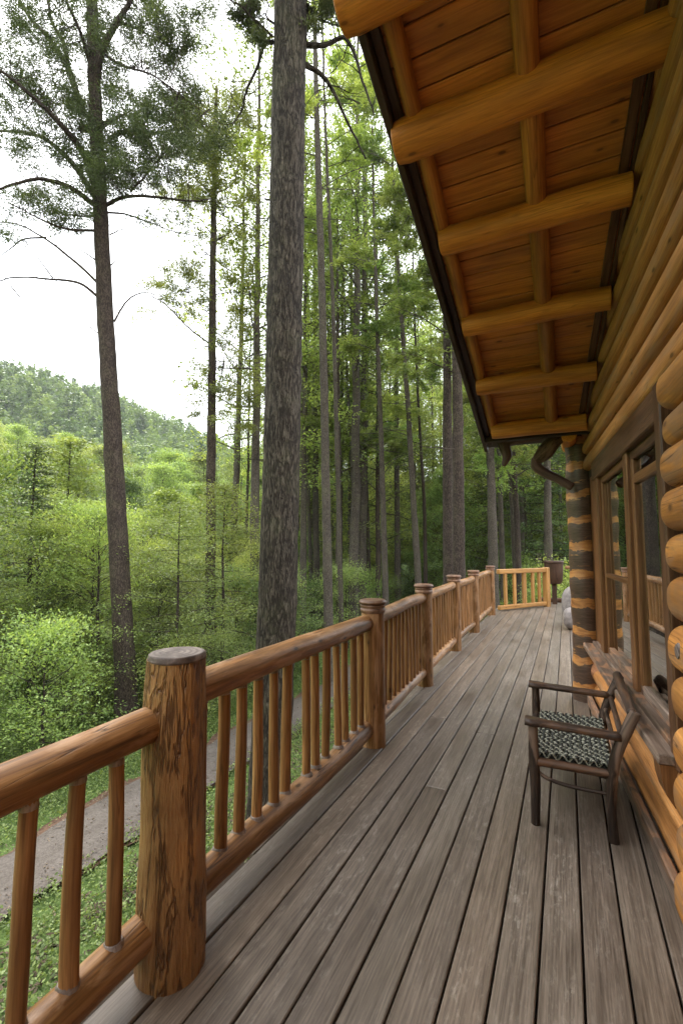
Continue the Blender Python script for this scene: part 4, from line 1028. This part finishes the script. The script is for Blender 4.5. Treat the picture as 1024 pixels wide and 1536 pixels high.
    for a, b in zip(ylist[:-1], ylist[1:]):
        if a == 4.79: continue
        for (x, r, h) in ((-.085, .056, .105), (-.615, .043, .122)):
            B(log(on(a + .03, x + .004, h), on(b - .03, x - .004, h), r, r * .95, 20, .03, 'none'), 'purlin', 'purlin')
    mb = MB(); hb = .165; bw = .125; y = -2.2; q = 0
    L0 = 7.25 / cs_
    while q < L0:
        c = on(-2.2, -.07 + .2, hb + .012) + D * (q + bw / 2)
        box(mb, c + X * .0, X, D, NR, .87, bw / 2 - .003, .011, .006, 0, float(rng.random())); q += bw
    B(mb, 'soffit_board', 'soffit')
    mb = MB(); box(mb, on(1.40, 1.9, hb + .075), X, D, NR, 2.7, 3.95 / cs_ - .1, .03, .004, 0); B(mb, 'roof', 'roofing')
    mb = MB(); box(mb, on(1.40, -.742, hb - .02), X, D, NR, .018, 3.72 / cs_, .075, .004, 1)
    box(mb, on(1.40, -.70, hb - .012), X, D, NR, .022, 3.70 / cs_, .020, .004, 1)
    B(mb, 'fascia', 'fascia')
    mb = MB(); box(mb, on(4.95, 1.85, hb - .02), X, D, NR, 2.58, .018, .075, .004, 0); B(mb, 'fascia', 'fascia')
    # trim where boards meet the wall
    for (o, w, h) in ((.10, .022, .155), (.058, .012, .14)):
        m = MB(); a = wp(-2.4, 0, o); b = wp(4.75, 0, o); a = on(a[1], a[0], h); b = on(b[1], b[0], h); d = (b - a) / np.linalg.norm(b - a)
        s_ = np.cross(d, NR); s_ /= np.linalg.norm(s_); box(m, (a + b) / 2, s_, d, np.cross(s_, d), w, np.linalg.norm(b - a) / 2, .016, .004, 1); B(m, 'trim', 'trim')
    # ---- gnarled driftwood brace
    def gn(pts, rad, nm='driftwood_brace'):
        S, s_ = resample(pts, rad, len(pts) * 8); m = MB(); tube(m, S, s_, 18, .13, 'round', nf=4); B(m, nm, 'gnarl')
    T_ = lambda px, py, y=5.1: CAM + (lambda r: r * (y / r[1]))(FW * F + RT * (px - 512) + UP * (768 - py))
    gn([T_(822, 654), T_(800, 657), T_(775, 661), T_(760, 664), T_(752, 662)], [.02, .035, .04, .045, .05])
    gn([T_(753, 660), T_(757, 672), T_(760, 684), T_(755, 698)], [.055, .06, .05, .022])
    gn([T_(842, 655), T_(828, 665), T_(818, 678), T_(808, 688), T_(803, 694)], [.05, .075, .085, .06, .04])
    gn([T_(802, 688), T_(804, 700), T_(818, 710), T_(835, 718), T_(856, 730)], [.04, .05, .045, .042, .042])
def MB_box(c, hs, ho, hz):
    mb = MB(); return box(mb, c, VW, NW, Z, hs, ho, hz, .008, 2)
cabin()

# ---------------------------------------------------------------- chair
def chair():
    c0 = np.array([0, 3.2, 0]); root = empty('rustic_chair', c0)
    tag(root, 'low dark rustic armchair with woven black and cream seat beside the window', 'chair')
    B = lambda m, nm, mt, par=None: m.build(nm, M[mt], root if par is None else par, c0)
    yn, yf = 2.86, 3.62; xf, xr = -.20, .17; 
    FN, FFr = np.array([xf, yn, 0]), np.array([xf - .03, yf, 0]); RN, RF = np.array([xr, yn, 0]), np.array([xr, yf, 0])
    for a in (FN, FFr):
        m = MB(); S, s_ = resample([a, a + Z * .2 + X * .004, a + Z * .35, a + Z * .53], [.023, .027, .028, .025], 22); tube(m, S, s_, 16, .09, 'flat', nf=4); B(m, 'front_leg', 'chair')
    for a in (RN, RF):
        m = MB(); S, s_ = resample([a, a + Z * .15 - X * .006, a + Z * .3, a + Z * .45 + X * .03, a + Z * .66 + X * .115], [.024, .022, .027, .028, .027], 26); tube(m, S, s_, 16, .09, 'round', nf=4); B(m, 'rear_leg', 'chair')
    for a, b in ((FN, RN), (FFr, RF)):
        m = MB(); p, q = a + Z * .545 - X * .04, b + Z * .53 + X * .05
        t = np.linspace(0, 1, 16)[:, None]; P = p + (q - p) * t; V = []; G = []; go = rng.uniform(-9, 9, 3)
        seg = 14
        for i, c in enumerate(P):
            w = .046 if i < 3 else .032; w *= 1 + .08 * math.sin(i * 1.3); h = .019
            for k in range(seg):
                an = 2 * math.pi * k / seg; cx, cz = math.cos(an), math.sin(an)
                cx = math.copysign(abs(cx) ** .6, cx); cz = math.copysign(abs(cz) ** .6, cz)
                V.append(c + Y * w * cx + Z * h * cz); G.append((w * cx + go[0], h * cz + go[1], i * .028 + go[2]))
        f = [(i * seg + j, i * seg + (j + 1) % seg, (i + 1) * seg + (j + 1) % seg, (i + 1) * seg + j) for i in range(15) for j in range(seg)]
        f += [tuple(range(seg))[::-1], tuple(range(15 * seg, 16 * seg))]
        m.add(V, f, G); B(m, 'armrest', 'chair_light')
    # seat frame rails
    for a, b, mt in ((FN, RN, 'chair_light'), (FFr, RF, 'chair'), (FN, FFr, 'chair'), (RN, RF, 'chair')):
        B(log(a + Z * .335, b + Z * .335, .023, .021, 14, .08, 'round', 14), 'seat_rail', mt)
    m = MB(); S, s_ = resample([FN + Z * .30, FN + X * .06 + Z * .255, (FN + RN) / 2 + Z * .235, RN + Z * .235], [.009, .011, .011, .009], 18); tube(m, S, s_, 8, .05); B(m, 'stretcher', 'chair')
    m = MB(); S, s_ = resample([FFr + Z * .30, FFr + X * .06 + Z * .255, (FFr + RF) / 2 + Z * .235, RF + Z * .235], [.009, .011, .011, .009], 18); tube(m, S, s_, 8, .05); B(m, 'stretcher', 'chair')
    B(log(FN + Z * .285, FFr + Z * .285, .013, None, 10, .08), 'stretcher', 'chair')
    # woven seat: dark base cords with pale ones passing over and under
    def seat_z(u, w): return .365 - .028 * math.sin(math.pi * u) * math.sin(math.pi * w)
    x0, x1, y0, y1 = xf + .0, xr + .005, yn + .012, yf - .012
    def P(u, w): return np.array([x0 + (x1 - x0) * u, y0 + (y1 - y0) * w, seat_z(u, w)])
    d = MB(); p = MB()
    nu, nw = 15, 40; ph_ = [k * math.pi * .5 + rng.normal(0, .55) for k in range(nw)]
    for i in range(nu):
        u = (i + .5) / nu; S = [P(u, w) + Z * (.005 + .003 * math.cos(w * nw * math.pi + i * math.pi)) for w in np.linspace(0, 1, nw * 2)]
        tube(d, S, .0115, 6, 0, 'none')
    for j in range(nw):
        w = (j + .5) / nw
        S = [P(u, w) + Z * (.002 + .0135 * math.cos(u * nu * math.pi + ph_[j] + .5 * math.sin(u * 9 + j))) for u in np.linspace(0, 1, nu * 8)]
        tube(p, S, .0048 + .001 * math.sin(j * 2.3), 5, 0, 'none')
    st = B(d, 'seat', 'cord_dark'); B(p, 'seat_weave', 'cord_pale', st)
    m = MB(); q = np.linspace(0, 1, 9); m.add([P(u, w) - Z * .012 for u in q for w in q], [(a * 9 + b, a * 9 + b + 1, a * 9 + b + 10, a * 9 + b + 9) for a in range(8) for b in range(8)]); B(m, 'seat_backing', 'cord_dark', st)
    # back: worn boards between the rear legs with a thick crest rail
    for k, (z, r) in enumerate(((.44, .014), (.52, .016))):
        dx = .03 + (z - .45) * .4 + .0; B(log(RN + Z * z + X * dx, RF + Z * z + X * dx, r, r * .9, 14, .09, 'round', 20), 'back_rail', 'chair_light' if k else 'chair')
    B(log(RN + Z * .655 + X * .105 - Y * .0, RF + Z * .665 + X * .105, .025, .029, 18, .10, 'round', 24, .006), 'crest_rail', 'chair_light')
chair()

# ---------------------------------------------------------------- air
def haze():
    mb = MB(); box(mb, (0, 0, 60), X, Y, Z, 440, 440, 100, .001)
    m, nt, nd, ln = mat('haze'); o = nt.nodes.new('ShaderNodeOutputMaterial'); v = nt.nodes.new('ShaderNodeVolumePrincipled')
    v.inputs['Color'].default_value = (.93, .97, 1, 1); v.inputs['Density'].default_value = .0003; v.inputs['Anisotropy'].default_value = .2
    ln.new(v.outputs[0], o.inputs['Volume']); tag(mb.build('haze', m), 'thin pale haze over the valley', 'haze', kind='stuff')
haze()
# ---------------------------------------------------------------- light and sky
world = bpy.data.worlds.new('World'); SC.world = world; world.use_nodes = True
nt = world.node_tree; nt.nodes.clear()
EL, ROT = R(52), R(-60)
sky = nt.nodes.new('ShaderNodeTexSky'); sky.sky_type = 'NISHITA'; sky.sun_disc = False; sky.sun_elevation = EL; sky.sun_rotation = ROT; sky.dust_density = 2.5
tc = nt.nodes.new('ShaderNodeTexCoord')
nz = noise(nt, mul(nt, tc.outputs['Generated'], (1, 1, 2.2)), 1.6, 5, .55)
cl = ramp(nt, nz.outputs[0], [(.3, (8.6, 9.1, 9.7)), (.7, (10.6, 10.8, 11.0))]).outputs[0]
c = mixc(nt, .9, sky.outputs[0], cl)
bg = nt.nodes.new('ShaderNodeBackground'); nt.links.new(c, bg.inputs[0]); bg.inputs[1].default_value = .10
o = nt.nodes.new('ShaderNodeOutputWorld'); nt.links.new(bg.outputs[0], o.inputs[0])
sd = bpy.data.lights.new('sun', 'SUN'); sd.energy = 1.4; sd.angle = R(14); sd.color = (1, .95, .87)
so = bpy.data.objects.new('sun', sd); COL.objects.link(so)
dirv = Vector((math.sin(ROT) * math.cos(EL), math.cos(ROT) * math.cos(EL), math.sin(EL)))
so.rotation_euler = dirv.to_track_quat('Z', 'Y').to_euler(); so.location = (-20, 10, 40)
SC.view_settings.view_transform = 'Standard'; SC.view_settings.look = 'None'; SC.view_settings.exposure = 2.0; SC.view_settings.gamma = 1
cy = SC.cycles; cy.max_bounces = 7; cy.diffuse_bounces = 4; cy.glossy_bounces = 3; cy.transmission_bounces = 4; cy.transparent_max_bounces = 8
cy.caustics_reflective = False; cy.caustics_refractive = False; cy.use_denoising = True; cy.sample_clamp_indirect = 6
